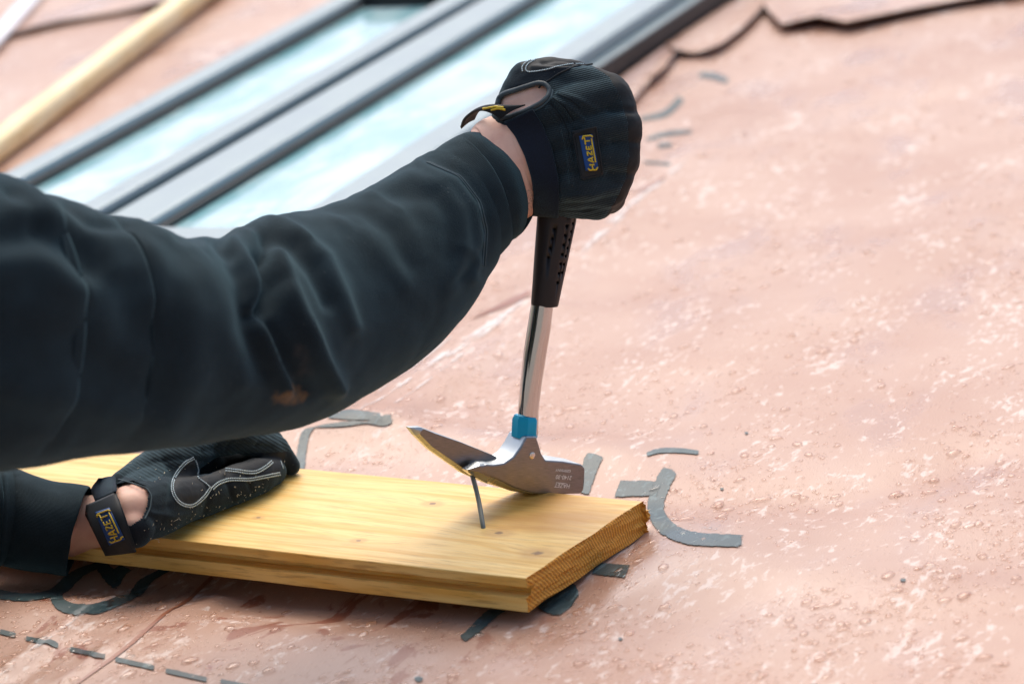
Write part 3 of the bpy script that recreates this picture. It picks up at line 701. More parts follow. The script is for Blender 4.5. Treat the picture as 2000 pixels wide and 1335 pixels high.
def normals(vs, fs):
    me = bpy.data.meshes.new('q'); me.from_pydata([tuple(v) for v in vs], [], fs); bm = bmesh.new(); bm.from_mesh(me); bmesh.ops.recalc_face_normals(bm, faces=bm.faces); bm.to_mesh(me); bm.free()
    me.update(); out = np.empty(len(me.vertices)*3); me.vertices.foreach_get('normal', out); bpy.data.meshes.remove(me); return out.reshape(-1, 3)
def pxs(vs):
    A = np.array([tuple(v) for v in vs])-np.array(CAM); Q = A @ np.array(RC); return 1000+F*Q[:, 0]/-Q[:, 2], 667.5-F*Q[:, 1]/-Q[:, 2], -Q[:, 2]
FOLDS = [([(452, 478), (487, 525), (500, 572), (492, 600)], .010, 13), ([(512, 500), (534, 550), (516, 598), (500, 612)], -.016, 17),
         ([(540, 500), (560, 560), (590, 630), (628, 705), (655, 755)], .010, 15), ([(500, 625), (532, 700), (558, 755)], .008, 14), ([(528, 640), (560, 705), (590, 760)], -.009, 14),
         ([(477, 455), (530, 440), (583, 462), (636, 505), (665, 570), (690, 640)], .006, 13), ([(520, 462), (575, 485), (612, 530), (640, 590)], -.006, 13),
         ([(560, 420), (640, 418), (700, 440), (750, 500), (790, 560)], .004, 14), ([(620, 400), (720, 395), (790, 430), (830, 500)], .004, 14), ([(600, 412), (700, 415), (760, 450), (800, 520)], -.003, 10),
         ([(730, 372), (800, 345), (865, 360), (898, 410), (905, 480), (880, 560)], .006, 14), ([(770, 380), (850, 385), (880, 430), (880, 500)], -.004, 14), ([(835, 312), (905, 342), (945, 400), (956, 460), (945, 530)], -.005, 10), ([(820, 318), (890, 350), (930, 405), (938, 470), (925, 545)], .005, 10),
         ([(430, 462), (452, 500), (470, 560), (480, 640), (510, 720)], -.005, 18), ([(400, 470), (420, 540), (440, 640), (470, 740)], .004, 24),
         ([(60, 400), (130, 430), (200, 460), (230, 520)], .007, 24), ([(-50, 470), (60, 450), (130, 470), (170, 520)], -.008, 26), ([(-50, 520), (80, 510), (160, 560)], .005, 28), ([(240, 440), (290, 500), (300, 580)], .006, 28), ([(200, 470), (250, 560), (260, 640)], -.005, 30),
         ([(300, 500), (360, 560), (380, 650), (370, 740)], .004, 34), ([(0, 640), (160, 680), (300, 760)], -.004, 36), ([(-40, 750), (150, 780), (330, 820)], .004, 30)]
FOLDS += [([(490, 600), (520, 655), (548, 720), (566, 770)], .003, 5), ([(655, 755), (625, 700), (596, 625)], .0025, 5), ([(470, 440), (500, 452), (520, 470), (528, 500)], -.004, 6), ([(500, 425), (560, 440), (600, 470)], .003, 6), ([(590, 400), (650, 412), (700, 440)], -.0025, 6), ([(680, 382), (740, 388), (780, 410)], .0025, 6), ([(895, 480), (930, 500), (948, 530)], .003, 6), ([(880, 560), (915, 530), (938, 490)], -.003, 6), ([(130, 405), (170, 440), (240, 450)], -.005, 10), ([(20, 370), (60, 400), (80, 440)], -.006, 12), ([(270, 440), (330, 470), (400, 480)], .004, 12), ([(345, 470), (420, 478), (450, 500)], -.004, 9)]
FOLDS = [(p, a*(.6 if p[0][0] >= 560 else 1), w_) for p, a, w_ in FOLDS]
def fold(vs, fs, folds, namp=.0014, nsc=22, fs_=1., fw_=1.):
    nr = normals(vs, fs); X, Y, D = pxs(vs); cd_ = np.array([tuple((CAM-Vector(v)).normalized()) for v in vs]); facing = (nr*cd_).sum(1)
    amt = np.zeros(len(vs)); w_ = np.clip(facing*1.6+.5, 0, 1)
    for pl, amp, wd in folds: amt += amp*fs_*np.exp(-(polydist(X, Y, pl)/(wd*fw_))**2)*w_
    amt += np.array([namp*mn.noise(Vector(v)*nsc) for v in vs])+np.array([namp*.5*mn.noise(Vector(v)*nsc*2.6+Vector((5, 5, 5))) for v in vs])
    out = np.array([tuple(v) for v in vs])+nr*amt[:, None]; return out
# torso of the jumper: out of frame to the left, shoulders feeding both sleeves
def K(x, h, D):
    """camera-right x metres, h above the roof plane, depth D"""
    q = CAM+cw(x, 0, -D); t = (h-(q-O).dot(N)); up = cw(0, 1, 0); return q+up*(t/up.dot(N))
RSH, LSH = P(-330, 560, 2.60), P(-560, 640, 3.0)
cl = []
hip = K(-1.05, .34, 2.95); chest = K(-.72, .30, 2.82)
cl += [capsule(RSH.lerp(chest, .25), LSH.lerp(chest, .25), .10, .10), capsule(chest, hip, .15, .155), capsule(RSH.lerp(LSH, .3), hip, .12, .12), capsule(RSH.lerp(LSH, .7), hip, .12, .12), capsule(RSH, RSH.lerp(LSH, .3), .085, .11)]
tm = remesh(cl, .012, 8); tm.materials.append(M['jumper']); jumper = link('jumper', tm, person)
rs = [(-620, 470, -620, 700, 2.60, .05), (-530, 380, -530, 820, 2.585, .13), (-420, 330, -420, 900, 2.58, .17), (-250, 285, -250, 935, 2.60, .18), (-60, 325, -60, 926, 2.64, .175), (0, 346, 0, 921, 2.66, .17), (55, 376, 60, 912, 2.675, .165), (110, 386, 115, 903, 2.69, .16), (160, 409, 180, 892, 2.71, .155), (235, 430, 255, 884, 2.73, .15), (300, 453, 330, 875, 2.76, .145), (360, 467, 410, 865, 2.785, .14), (430, 462, 500, 851, 2.815, .135), (480, 440, 578, 838, 2.85, .13), (545, 421, 650, 806, 2.89, .125), (640, 402, 740, 757, 2.93, .118), (710, 374, 822, 698, 2.965, .112), (775, 336, 892, 626, 2.995, .107), (832, 300, 946, 540, 3.02, .10)]
vs, fs, uv, nr_ = loft(rs, 140, 11); sv = fold(vs, fs, FOLDS, fs_=.82, fw_=1.22); sleeve = mesh('sleeve', sv, fs, M['jumper'], jumper, uv=uv)
sbv = BVHTree.FromPolygons([Vector(v) for v in sv], fs)
cs_ = [(826, 306, 934, 545, 3.02, .090), (838, 298, 944, 530, 3.024, .087), (850, 291, 953, 518, 3.027, .084), (872, 276, 979, 496, 3.033, .081), (888, 267, 993, 480, 3.037, .077), (898, 263, 1003, 468, 3.038, .074), (898, 267, 1000, 466, 3.039, .069), (890, 274, 990, 470, 3.038, .066)]
def cuffring(st, **k): return loft(st, 120, 6)
vs, fs, uv, _ = loft(cs_, 120, 6); cv = fold(vs, fs, [([(850, 300), (915, 345), (960, 420), (962, 520)], -.001, 5)], .0012, 30)
mesh('cuff', cv, fs, M['cuff'], jumper, uv=uv)
def surfpts(bv, pl, off, step=3, closed=False, fallback=None):
    r = resample(pl, step, closed); out, last = [], fallback
    for x, y in r:
        h = bv.ray_cast(CAM, ray(x, y).normalized())
        if h[0] is None:
            if last is None: out.append(None); continue
            out.append(P(x, y, last)); continue
        nn = h[1] if h[1].dot(CAM-h[0]) > 0 else -h[1]
        p = h[0]+nn*off; last = depth(p); out.append(p)
    k = next((p for p in out if p is not None), None)
    return [p if p is not None else k for p in out]
def smooth3(pts, it=2, closed=False):
    pts = [Vector(p) for p in pts]
    for _ in range(it):
        q = pts[:]
        for i in range(len(pts)):
            if not closed and i in (0, len(pts)-1): continue
            q[i] = (pts[i-1]+pts[i]*2+pts[(i+1) % len(pts)])/4
        pts = q
    return pts
for off in (0, 5):
    pl = [(838-off, 318), (900-off, 345), (938-off, 395), (951-off, 450), (946-off, 520)]
    v_, f_ = tube(smooth3(surfpts(sbv, pl, .0006, 4), 4), .0006, 6); mesh('seam_stitching', v_, f_, M['darkthread'], sleeve)
# left sleeve
ls = [(-520, 560, -480, 860, 3.0, .15), (-330, 700, -300, 985, 3.03, .14), (-150, 820, -140, 1060, 3.08, .11), (-40, 888, -45, 1098, 3.105, .098), (16, 908, -5, 1105, 3.112, .094)]
vs, fs, uv, _ = loft(ls, 90, 10); lv = fold(vs, fs, [([(-60, 940), (-30, 1010), (-20, 1080)], .006, 14), ([(5, 930), (8, 1000), (0, 1090)], .003, 8)]); mesh('sleeve', lv, fs, M['jumper'], jumper, uv=uv)
lc = [(-30, 896, -50, 1094, 3.112, .082), (10, 908, -15, 1102, 3.112, .084), (60, 926, 32, 1112, 3.112, .083), (120, 942, 82, 1119, 3.112, .08), (170, 949, 127, 1125, 3.112, .076), (168, 952, 126, 1120, 3.112, .070), (144, 955, 103, 1112, 3.112, .066)]
vs, fs, uv, _ = loft(lc, 120, 6); cv = fold(vs, fs, [([(28, 930), (34, 1000), (20, 1090)], -.002, 5)], .0015, 28); mesh('cuff', cv, fs, M['cuff'], jumper, uv=uv)

# hands: shared construction for skin (thin) and glove
def Fp(x, y, dz): return P(x, y, Dh(1105, 290)-dz/1000)
def chain(pts):
    out = []
    for (p, r), (q, s) in zip(pts, pts[1:]): out.append(capsule(p, q, r, s))
    return out
def right_hand(g):
    f = lambda x, y, dz, r: (Fp(x, y, dz), (r+g)/1000)
    out = []
    for sx, sy, mx, my, dz in [(1040, 235, 1192, 187, 20), (1052, 280, 1211, 246, 24), (1065, 325, 1206, 308, 21), (1078, 365, 1184, 364, 15)]:
        out += chain([f(sx, sy, 10, 17), f((sx+mx)/2, (sy+my)/2-2, 20, 17), f(mx, my, dz, 14.2)])
    for i, (y, rr_) in enumerate([(185, 12), (243, 12.5), (306, 12.3), (368, 11.5)]):
        xm = [1198, 1214, 1212, 1188][i]; dy = [0, 3, 8, 18][i]
        out += chain([f(xm-3, y, [18, 21, 19, 14][i], rr_+1.5), f(xm+2, y+dy, -20, rr_), f(1135, y+dy+4, -37, rr_-1), f(1066, y+dy+6, -27, rr_-1.5), f(1047, y+dy+6, -10, rr_-2.5)])
    out += chain([f(1000, 262, 2, 19), f(1012, 205, 0, 16), f(1030, 158, -2, 14.5), f(1075, 144, -8, 12.5), f(1125, 150, -24, 11.5), f(1175, 166, -36, 10.5)])
    out += chain([f(1030, 165, 0, 14), f(1090, 160, 6, 15), f(1150, 166, 12, 14), f(1190, 180, 16, 14)])
    out += chain([f(1020, 180, 0, 15), f(1090, 190, 10, 17)]) + chain([f(1196, 190, 17, 14.5), f(1215, 248, 20, 14.8), f(1211, 308, 18, 14.5), f(1188, 366, 12, 14.5)]) + chain([f(1199, 197, -10, 13.5), f(1216, 250, -10, 13.8), f(1213, 312, -10, 13.8), f(1190, 380, -10, 12.5)])
    out += chain([f(1030, 268, 10, 16.5), f(1062, 325, 12, 16.5), f(1078, 376, 5, 15.5), f(1110, 386, 2, 15), f(1165, 394, 2, 13)])
    out += chain([f(1030, 268, -12, 16), f(1076, 372, -12, 15)]) + chain([f(1076, 378, -10, 14), f(1100, 380, -12, 14)])
    return out
def Q(x, y, h): return onroof(x, y, T+h/1000)
def left_hand(g):
    f = lambda x, y, h, r: (Q(x, y, h), (r+g)/1000); out = []
    # thumb, nearest the camera
    out += chain([f(262, 1003, 30, 22), f(305, 990, 26, 22.5), f(365, 975, 19, 16.8), f(420, 961, 15.5, 14.6), f(465, 943, 15.5, 14.8), f(505, 929, 14, 13.6), f(534, 921, 10.5, 9.8)])
    for kx, ky, kh, pts in [(402, 864, 44, [(470, 857, 42), (528, 878, 26), (560, 906, 9)]), (410, 864, 42, [(485, 852, 41), (540, 876, 24), (568, 909, 8)]),
                            (412, 855, 38, [(480, 842, 38), (528, 862, 24), (552, 892, 8)]), (405, 848, 33, [(460, 838, 30), (505, 852, 18), (525, 872, 8)])]:
        out += chain([f(255, 958, 34, 18), f((255+kx)/2, (958+ky)/2-6, kh-1, 16), f(kx, ky, kh, 12)]+[f(x, y, h, r) for (x, y, h), r in zip(pts, (10.3, 9.6, 7))])
    out += chain([f(262, 990, 30, 22), f(300, 955, 30, 21), f(352, 928, 28, 15)]) + chain([f(340, 930, 18, 14), f(430, 908, 9, 11), f(520, 902, 8, 8)]) + chain([f(232, 960, 30, 13), f(255, 1000, 30, 17), f(262, 1030, 24, 15)])
    return out
def finish_glove(me, side):
    vn = len(me.vertices); co = np.empty(vn*3); me.vertices.foreach_get('co', co); co = co.reshape(-1, 3); return co
def make_glove(name, parts, hole, zones, uvf, drop=None, creases=None):
    me = remesh(parts, .0013, 16); bm = bmesh.new(); bm.from_mesh(me); bm.faces.ensure_lookup_table()
    if creases:
        cv_ = fold([v.co.copy() for v in bm.verts], [tuple(v.index for v in f.verts) for f in bm.faces], creases, .0007, 55)
        for v, q in zip(bm.verts, cv_): v.co = q
        bm.normal_update()
    co = np.array([tuple(v.co) for v in bm.verts]); X, Y, D = pxs(co); kill = []; facing = []
    for v in bm.verts: facing.append(v.normal.dot((CAM-v.co).normalized()))
    for f in bm.faces:
        i = f.verts[0].index; x = sum(X[v.index] for v in f.verts)/len(f.verts); y = sum(Y[v.index] for v in f.verts)/len(f.verts); fr = f.normal.dot((CAM-f.verts[0].co).normalized())
        if fr > -.1 and inpoly(x, y, hole): kill.append(f); continue
        if drop and drop(x, y, fr): kill.append(f); continue
        f.material_index = zones(x, y, fr); f.smooth = True
    uvl = bm.loops.layers.uv.new('UVMap')
    for f in bm.faces:
        for l in f.loops: l[uvl].uv = uvf(X[l.vert.index], Y[l.vert.index])
    full = BVHTree.FromBMesh(bm)
    bmesh.ops.delete(bm, geom=kill, context='FACES'); bm.to_mesh(me); bm.free()
    for k in ('knit', 'suede', 'leather'): me.materials.append(M[k])
    o = link(name, me, person); s = o.modifiers.new('s', 'SOLIDIFY'); s.thickness = .001; s.offset = -1
    return o, full
RH = [(975, 190), (990, 183), (1015, 174), (1052, 163), (1066, 165), (1075, 176), (1072, 190), (1057, 203), (1031, 216), (1004, 226), (979, 232), (971, 215)]
seam_k = [(1150, 110), (1150, 125), (1190, 150), (1212, 190), (1226, 240), (1229, 300), (1222, 350), (1203, 390), (1172, 440), (1300, 440), (1300, 100)]
def zr(x, y, fr):
    if fr < -.15: return 1
    if inpoly(x, y, seam_k): return 2
    if inpoly(x, y, [(1015, 100), (1018, 142), (1070, 138), (1140, 124), (1150, 100)]): return 2
    if inpoly(x, y, [(900, 260), (980, 235), (1060, 178), (1068, 163), (1090, 146), (1120, 131), (1160, 120), (1150, 90), (900, 90)]): return 1
    return 0
RCR = [([(1080, 192), (1105, 205), (1140, 235)], .0016, 4), ([(1078, 204), (1100, 222), (1128, 262)], -.0016, 4), ([(1070, 212), (1098, 245), (1112, 300), (1116, 360)], .0014, 4), ([(1080, 215), (1106, 250), (1121, 310)], -.0012, 4),
       ([(1092, 182), (1130, 195), (1165, 215)], .0012, 5), ([(1100, 400), (1150, 398), (1205, 385)], -.0016, 5), ([(1095, 412), (1150, 412), (1200, 398)], .0014, 4), ([(1100, 385), (1160, 380), (1210, 365)], .0012, 6),
       ([(1060, 122), (1100, 128), (1150, 126)], -.002, 4), ([(1040, 132), (1080, 134), (1110, 131)], .0015, 4), ([(1190, 215), (1200, 216), (1250, 217)], -.0018, 7), ([(1195, 277), (1250, 279)], -.0018, 7), ([(1190, 338), (1245, 342)], -.0018, 7), ([(1130, 260), (1120, 310), (1128, 370)], -.0008, 9)]
LCR = [([(310, 880), (340, 930), (330, 990)], -.0014, 7), ([(395, 935), (410, 960), (400, 1000)], -.0014, 5), ([(440, 930), (455, 975)], -.0012, 5), ([(480, 925), (492, 960)], -.001, 5), ([(290, 1000), (340, 1010), (380, 1000)], .0014, 6),
       ([(300, 900), (350, 895), (400, 900)], -.0014, 5), ([(395, 880), (470, 866), (530, 874)], -.0012, 4), ([(420, 880), (432, 860)], -.001, 3), ([(440, 880), (452, 858)], -.001, 3), ([(500, 870), (512, 850)], -.001, 4)]
gr_, gbr = make_glove('glove', right_hand(1.6), RH, zr, lambda x, y: ((x*.94-y*.2)/250, (y*.97+x*.25)/250), creases=RCR); gr_['label'] = 'right black knit work glove gripping the hammer'
LHOLE = [(222, 945), (260, 938), (283, 947), (291, 962), (289, 986), (279, 1010), (256, 1027), (240, 1025), (225, 990)]
def zl(x, y, fr):
    if fr < -.15: return 1
    if inpoly(x, y, [(377, 890), (340, 927), (333, 950), (340, 973), (377, 990), (413, 954), (450, 934), (547, 924), (560, 880), (440, 905), (413, 925), (386, 931)]): return 2
    if inpoly(x, y, [(150, 900), (260, 935), (300, 940), (370, 892), (480, 885), (620, 880), (620, 700), (150, 700)]): return 0
    return 1
gl_, gbl = make_glove('glove', left_hand(1.6), LHOLE, zl, lambda x, y: ((x*.9+y*.5)/250, (y*.87-x*.5)/400), creases=LCR); gl_['label'] = 'left black work glove with pale stitching, pressed on the board'

# skin: head, neck, arms and both hands
sk = right_hand(-1.2)+chain([(Fp(1012, 208, 2), .0155), (Fp(1048, 192, 6), .0160)])
_m1 = remesh(sk+[], .0025, 7)
rw = [(870, 300, 960, 470, 3.04, .062), (915, 262, 1005, 462, 3.04, .060), (925, 247, 1024, 432, 3.042, .058), (938, 236, 1040, 420, 3.042, .057), (955, 228, 1047, 408, 3.042, .055), (985, 215, 1054, 396, 3.042, .055), (1015, 205, 1066, 385, 3.04, .055)]
rv, rf, _, _ = loft(rw, 64, 8, True)
lw_ = [(100, 1010, 110, 1085, 3.115, .056), (150, 972, 140, 1086, 3.12, .056), (185, 965, 165, 1080, 3.12, .054), (215, 955, 205, 1072, 3.12, .052), (260, 940, 240, 1060, 3.118, .05)]
lv_, lf_, _, _ = loft(lw_, 64, 8, True)
_m2 = remesh(left_hand(-1.2)+chain([(Q(256, 990, 33), .0178), (Q(266, 985, 33), .0172)]), .0025, 7)
# hidden arms inside the sleeves, torso, neck and head
WR, EL = P(940, 370, 3.04), P(560, 690, 2.86); WL, ELL = P(120, 1040, 3.12), P(-350, 850, 3.05)
hb = K(-.52, .455, 2.80)
parts = [capsule(WR, EL, .026, .04), capsule(EL, RSH, .042, .05), capsule(WL, ELL, .022, .03), capsule(ELL, LSH, .032, .045), capsule(RSH, LSH, .055, .055), capsule(chest, hip, .11, .12), capsule(chest.lerp(RSH.lerp(LSH, .5), .7), hb, .055, .055)]
hx = cw(1, 0, 0); hu = (N+hx*.25).normalized(); hs = cw(0, 0, 1)
hc = hb+hu*.075+hx*.03
parts += [capsule(hc, hc-hx*.025+hu*.02, .078, .085), capsule(hc+hx*.02-hu*.055, hc+hx*.035-hu*.085, .05, .03), capsule(hc+hx*.072+hu*.015, hc+hx*.092-hu*.015, .008, .0115),
          capsule(hc+hx*.072+hs*.03-hu*.0, hc+hx*.07+hs*.045, .015, .012), capsule(hc+hx*.072-hs*.03, hc+hx*.07-hs*.045, .015, .012),
          capsule(hc-hx*.01+hs*.085-hu*.01, hc-hx*.015+hs*.088-hu*.04, .014, .009), capsule(hc-hx*.01-hs*.085-hu*.01, hc-hx*.015-hs*.088-hu*.04, .014, .009), capsule(hc+hx*.062-hu*.055+hs*.018, hc+hx*.062-hu*.055-hs*.018, .008, .008)]
_m3 = remesh(parts, .006, 5)
def mdat(me): return [v.co.copy() for v in me.vertices], [tuple(p.vertices) for p in me.polygons]
vs, fs = join([mdat(_m1), (rv, rf), mdat(_m2), (lv_, lf_), mdat(_m3)])
body_ = mesh('body', vs, fs, M['skin'], person); recalc(body_)
hair = remesh([capsule(hc-hx*.035+hu*.03, hc-hx*.02+hu*.045, .088, .086), capsule(hc-hx*.05, hc-hx*.045-hu*.04, .07, .05)], .006, 3); hair.materials.append(M['hair']); link('hair', hair, person)
# trousers and boots, kneeling out of frame
kn1, kn2 = K(-.82, .085, 2.80), K(-.84, .085, 3.14); h1, h2 = K(-1.08, .30, 2.88), K(-1.08, .30, 3.04); f1, f2 = K(-1.24, .07, 2.82), K(-1.24, .07, 3.12)
tr = remesh([capsule(h1, kn1, .10, .072), capsule(h2, kn2, .10, .072), capsule(kn1, f1, .07, .05), capsule(kn2, f2, .07, .05), capsule(h1, h2, .13, .13)], .01, 5); tr.materials.append(M['trousers']); link('trousers', tr, person)
for f_ in (f1, f2):
    b_ = remesh([capsule(f_+hx*.04, f_-hx*.12-N*.0, .048, .042), capsule(f_-hx*.03, f_-hx*.13+N*.02, .045, .036)], .006, 3); b_.materials.append(M['leather']); link('boot', b_, person)

# ------------------------------------------------------------------ glove details laid on the gloves' surfaces
def piping(bv, pl, r, closed, parent, name='piping', material=None, off=None, fb=None):
    p = smooth3(surfpts(bv, pl, off if off is not None else r*.5, 3, closed, fb), 3, closed); v_, f_ = tube(p, r, 10, closed); return mesh(name, v_, f_, material or M['piping'], parent)
def slab(bv, L_, R_, off, th, material, parent, name, nu=22, nv=12, uvs=1, fit=2):
    """patch between two pixel polylines, laid on a surface"""
    Ls, Rs = resample(L_, 1), resample(R_, 1); vs, uv = [], []
    def at(arr, t): i = t*(len(arr)-1); k = int(min(i, len(arr)-2)); return arr[k]*(1-(i-k))+arr[k+1]*(i-k)
    grid = []
    for i in range(nu+1):
        for k in range(nv+1):
            q = at(Ls, i/nu)*(1-k/nv)+at(Rs, i/nu)*(k/nv); grid.append(q)
    pts = []
    for q in grid:
        h = bv.ray_cast(CAM, ray(*q).normalized())
        pts.append((h[0], h[1] if h[0] is not None and h[1].dot(CAM-h[0]) > 0 else (-h[1] if h[0] is not None else None), q))
    good = [depth(p[0]) for p in pts if p[0] is not None]; md = sum(good)/len(good)
    P0 = []
    for p, nn, q in pts:
        if p is None:
            near_ = min((pp for pp in pts if pp[0] is not None), key=lambda pp: (pp[2][0]-q[0])**2+(pp[2][1]-q[1])**2); P0.append(P(q[0], q[1], depth(near_[0])+.004))
        else: P0.append(p+nn*off)
    W_ = nv+1
    ss = np.array([(i/nu, k/nv) for i in range(nu+1) for k in range(nv+1)]); ok = np.array([p[0] is not None for p in pts]); dd = np.array([depth(p[0]) if p[0] is not None else 0 for p in pts])
    dg_ = fit; cols = np.stack([ss[:, 0]**a*ss[:, 1]**b for a in range(dg_+2) for b in range(dg_+1) if a+b <= dg_+1], 1)
    wt = ok.astype(float)
    for _ in range(4):
        cf = np.linalg.lstsq(cols[ok]*wt[ok][:, None], dd[ok]*wt[ok], rcond=None)[0]; res = dd-cols @ cf
        wt = np.where(res > .0012, .35, 1.)*ok
    fitd = cols @ cf; nrm = sum((p[1] for p in pts if p[0] is not None), Vector()).normalized(); lift = off+float(np.clip(np.percentile(-res[ok], 92), 0, .0016))
    P0 = [P(p[2][0], p[2][1], float(d))+nrm*lift for p, d in zip(pts, fitd)]
    uv = [(k/nv*uvs, i/nu*uvs) for i in range(nu+1) for k in range(nv+1)]
    fs = [(i*W_+k, i*W_+k+1, (i+1)*W_+k+1, (i+1)*W_+k) for i in range(nu) for k in range(nv)]
    o = mesh(name, P0, fs, material, parent, uv=uv); o.data.update()
    if o.data.polygons[len(o.data.polygons)//2].normal.dot(CAM-P0[len(P0)//2]) < 0: o.data.flip_normals()
    s = o.modifiers.new('s', 'SOLIDIFY'); s.thickness = th; s.offset = 1; return o, P0, fs
def stitches(bv, pl, off, gap, ln, r, parent, name='stitching', material=None):
    p = resample([tuple(q) for q in catmull(pl, 6)] if len(pl) > 3 else pl, gap); parts = []
    for i in range(len(p)-1):
        q = p[i]; d = (p[i+1]-q)/np.linalg.norm(p[i+1]-q); a = surfpts(bv, [tuple(q), tuple(q+d*ln)], off, ln)
        if a[0] is None or (a[0]-a[-1]).length > .006: continue
        parts.append(tube([a[0], (a[0]+a[-1])/2+(CAM-a[0]).normalized()*r*.4, a[-1]], [r*.6, r, r*.6], 5))
    v_, f_ = join(parts); o = mesh(name, v_, f_, material or M['thread'], parent); o['kind'] = 'stuff'; return o
def offs(pl, d):
    out = []; pl = [np.array(p, float) for p in pl]
    for i, q in enumerate(pl):
        t = pl[min(i+1, len(pl)-1)]-pl[max(i-1, 0)]; t /= np.linalg.norm(t); out.append(tuple(q+np.array([-t[1], t[0]])*d))
    return out
LOGO = [[(8, 29), (4, 25), (4, -2), (9, -5), (9, -9)], [(4, 12), (17, 12)], [(17, 3), (17, 22)], [(23, 2), (29, 22), (31, 22), (36, 2)], [(26, 8), (33, 8)], [(41, 21), (52, 21), (42, 4), (53, 4)],
        [(68, 3), (58, 3), (58, 21), (68, 21)], [(58, 12), (66, 12)], [(72, 22), (92, 22), (94, 30)], [(82, 22), (82, 3)], [(88, 31), (97, 26), (97, -3), (92, -10)], [(23, -4), (88, -4)]]
def logo(bv, c0, ex, ey, off, parent, wd):
    """c0 pixel origin, ex along the word (100 units), ey letter height (30 units)"""
    c0, ex, ey = np.array(c0, float), np.array(ex, float), np.array(ey, float)
    for st in LOGO:
        pts = [tuple(c0+ex*x/100+ey*y/30) for x, y in st]; p3 = surfpts(bv, pts, off, 1.5); 
        r_ = [wd]*len(p3); v_, f_ = tube(p3, r_, 6); mesh('badge_letter', v_, f_, M['yellow'], parent, smooth=True)
# right glove
strap, _, _ = slab(gbr, [(986, 238), (1008, 266), (1027, 305), (1040, 345), (1046, 380), (1042, 419)], [(1042, 212), (1062, 244), (1080, 290), (1092, 345), (1094, 385), (1092, 424)], .0006, .0014, M['strapcloth'], gr_, 'strap', 30, 12, 4)
piping(gbr, [(979, 232), (1004, 226), (1031, 216), (1057, 203), (1072, 190), (1075, 176), (1066, 165), (1052, 163), (1015, 174), (988, 183), (977, 190), (973, 206)], .0021, False, gr_)
piping(gbr, [(986, 238), (1006, 232), (1034, 221), (1060, 208), (1077, 192), (1080, 176)], .0007, False, gr_, 'piping_seam', M['darkthread'])
piping(gbr, [(1052, 172), (1068, 160), (1090, 145), (1120, 131), (1158, 125)], .0007, False, gr_, 'seam', M['leather'])
piping(gbr, [(1152, 124), (1190, 150), (1212, 190), (1226, 240), (1229, 300), (1222, 350), (1203, 390), (1172, 420)], .0005, False, gr_, 'seam', M['darkthread'], .0003)
piping(gbr, [(1160, 127), (1200, 153), (1224, 195), (1237, 245), (1239, 300), (1231, 350), (1212, 392)], .0006, False, gr_, 'seam', M['leather'], .0002)
for pl in ([(1043, 115), (1028, 122), (1020, 131), (1021, 141)], [(1047, 116), (1033, 124), (1027, 133), (1030, 140), (1045, 140), (1067, 136), (1090, 130), (1120, 125), (1140, 125)]):
    stitches(gbr, pl, .0004, 3.3, 2.1, .0006, gr_)
# creases pulled across the knit beside the strap
for k_, (x0, y0, x1, y1) in enumerate([(1078, 190, 1120, 235), (1074, 200, 1112, 262), (1086, 182, 1135, 212)]):
    piping(gbr, [(x0, y0), ((x0+x1)/2+4, (y0+y1)/2-3), (x1, y1)], .0011, False, gr_, 'crease', M['knit'], -.0004)
cq = [(1118, 256), (1164, 247), (1177, 340), (1136, 350)]
pt, P0, pf = slab(gbr, [cq[0], cq[3]], [cq[1], cq[2]], .0009, .0012, M['patch'], gr_, 'logo_patch', 24, 10)
pbv = BVHTree.FromPolygons([p+(CAM-p).normalized()*.0012 for p in P0], pf)
piping(pbv, [cq[0], cq[1], cq[2], cq[3]], .0007, True, pt, 'patch_border', M['patch'], .0001)
slab(pbv, [(1131, 266), (1144, 334)], [(1157, 262), (1169, 330)], .0012, .0004, M['blue'], pt, 'badge_field', 20, 8)
logo(pbv, (1163.5, 333), (-11.5, -71), (-15, 1.5), .0022, pt, .00062)
# curved tab of the strap over the wrist
prox = [(978, 232, 3.016), (966, 224, 3.018), (950, 218, 3.024), (933, 217, 3.034), (917, 224, 3.046), (905, 236, 3.058), (900, 250, 3.070)]; dist_ = [(1026, 205, 3.008), (1005, 207, 3.010), (985, 207, 3.014), (964, 206, 3.022), (946, 209, 3.034), (934, 217, 3.05), (926, 232, 3.064)]
a_, b_ = catmull(prox, 6), catmull(dist_, 6); vs = []; K_ = 7
for p, q in zip(a_, b_):
    for k in range(K_):
        t = k/(K_-1); r_ = p*(1-t)+q*t; vs.append(P(r_[0], r_[1]-2.5*math.sin(t*math.pi), r_[2]-.002*math.sin(t*math.pi)))
fs = [(i*K_+k, i*K_+k+1, (i+1)*K_+k+1, (i+1)*K_+k) for i in range(len(a_)-1) for k in range(K_-1)]
tab = recalc(mesh('strap_tab', vs, fs, M['leather'], gr_)); s = tab.modifiers.new('s', 'SOLIDIFY'); s.thickness = .0022; s.offset = 0
tb = BVHTree.FromPolygons(vs, fs)
for pl in ([(946, 213), (968, 210), (985, 211)], [(962, 215), (975, 212), (988, 214)]):
    v_, f_ = tube(surfpts(tb, pl, .0014, 3), .0009, 6); mesh('badge_letter', v_, f_, M['yellow'], tab)
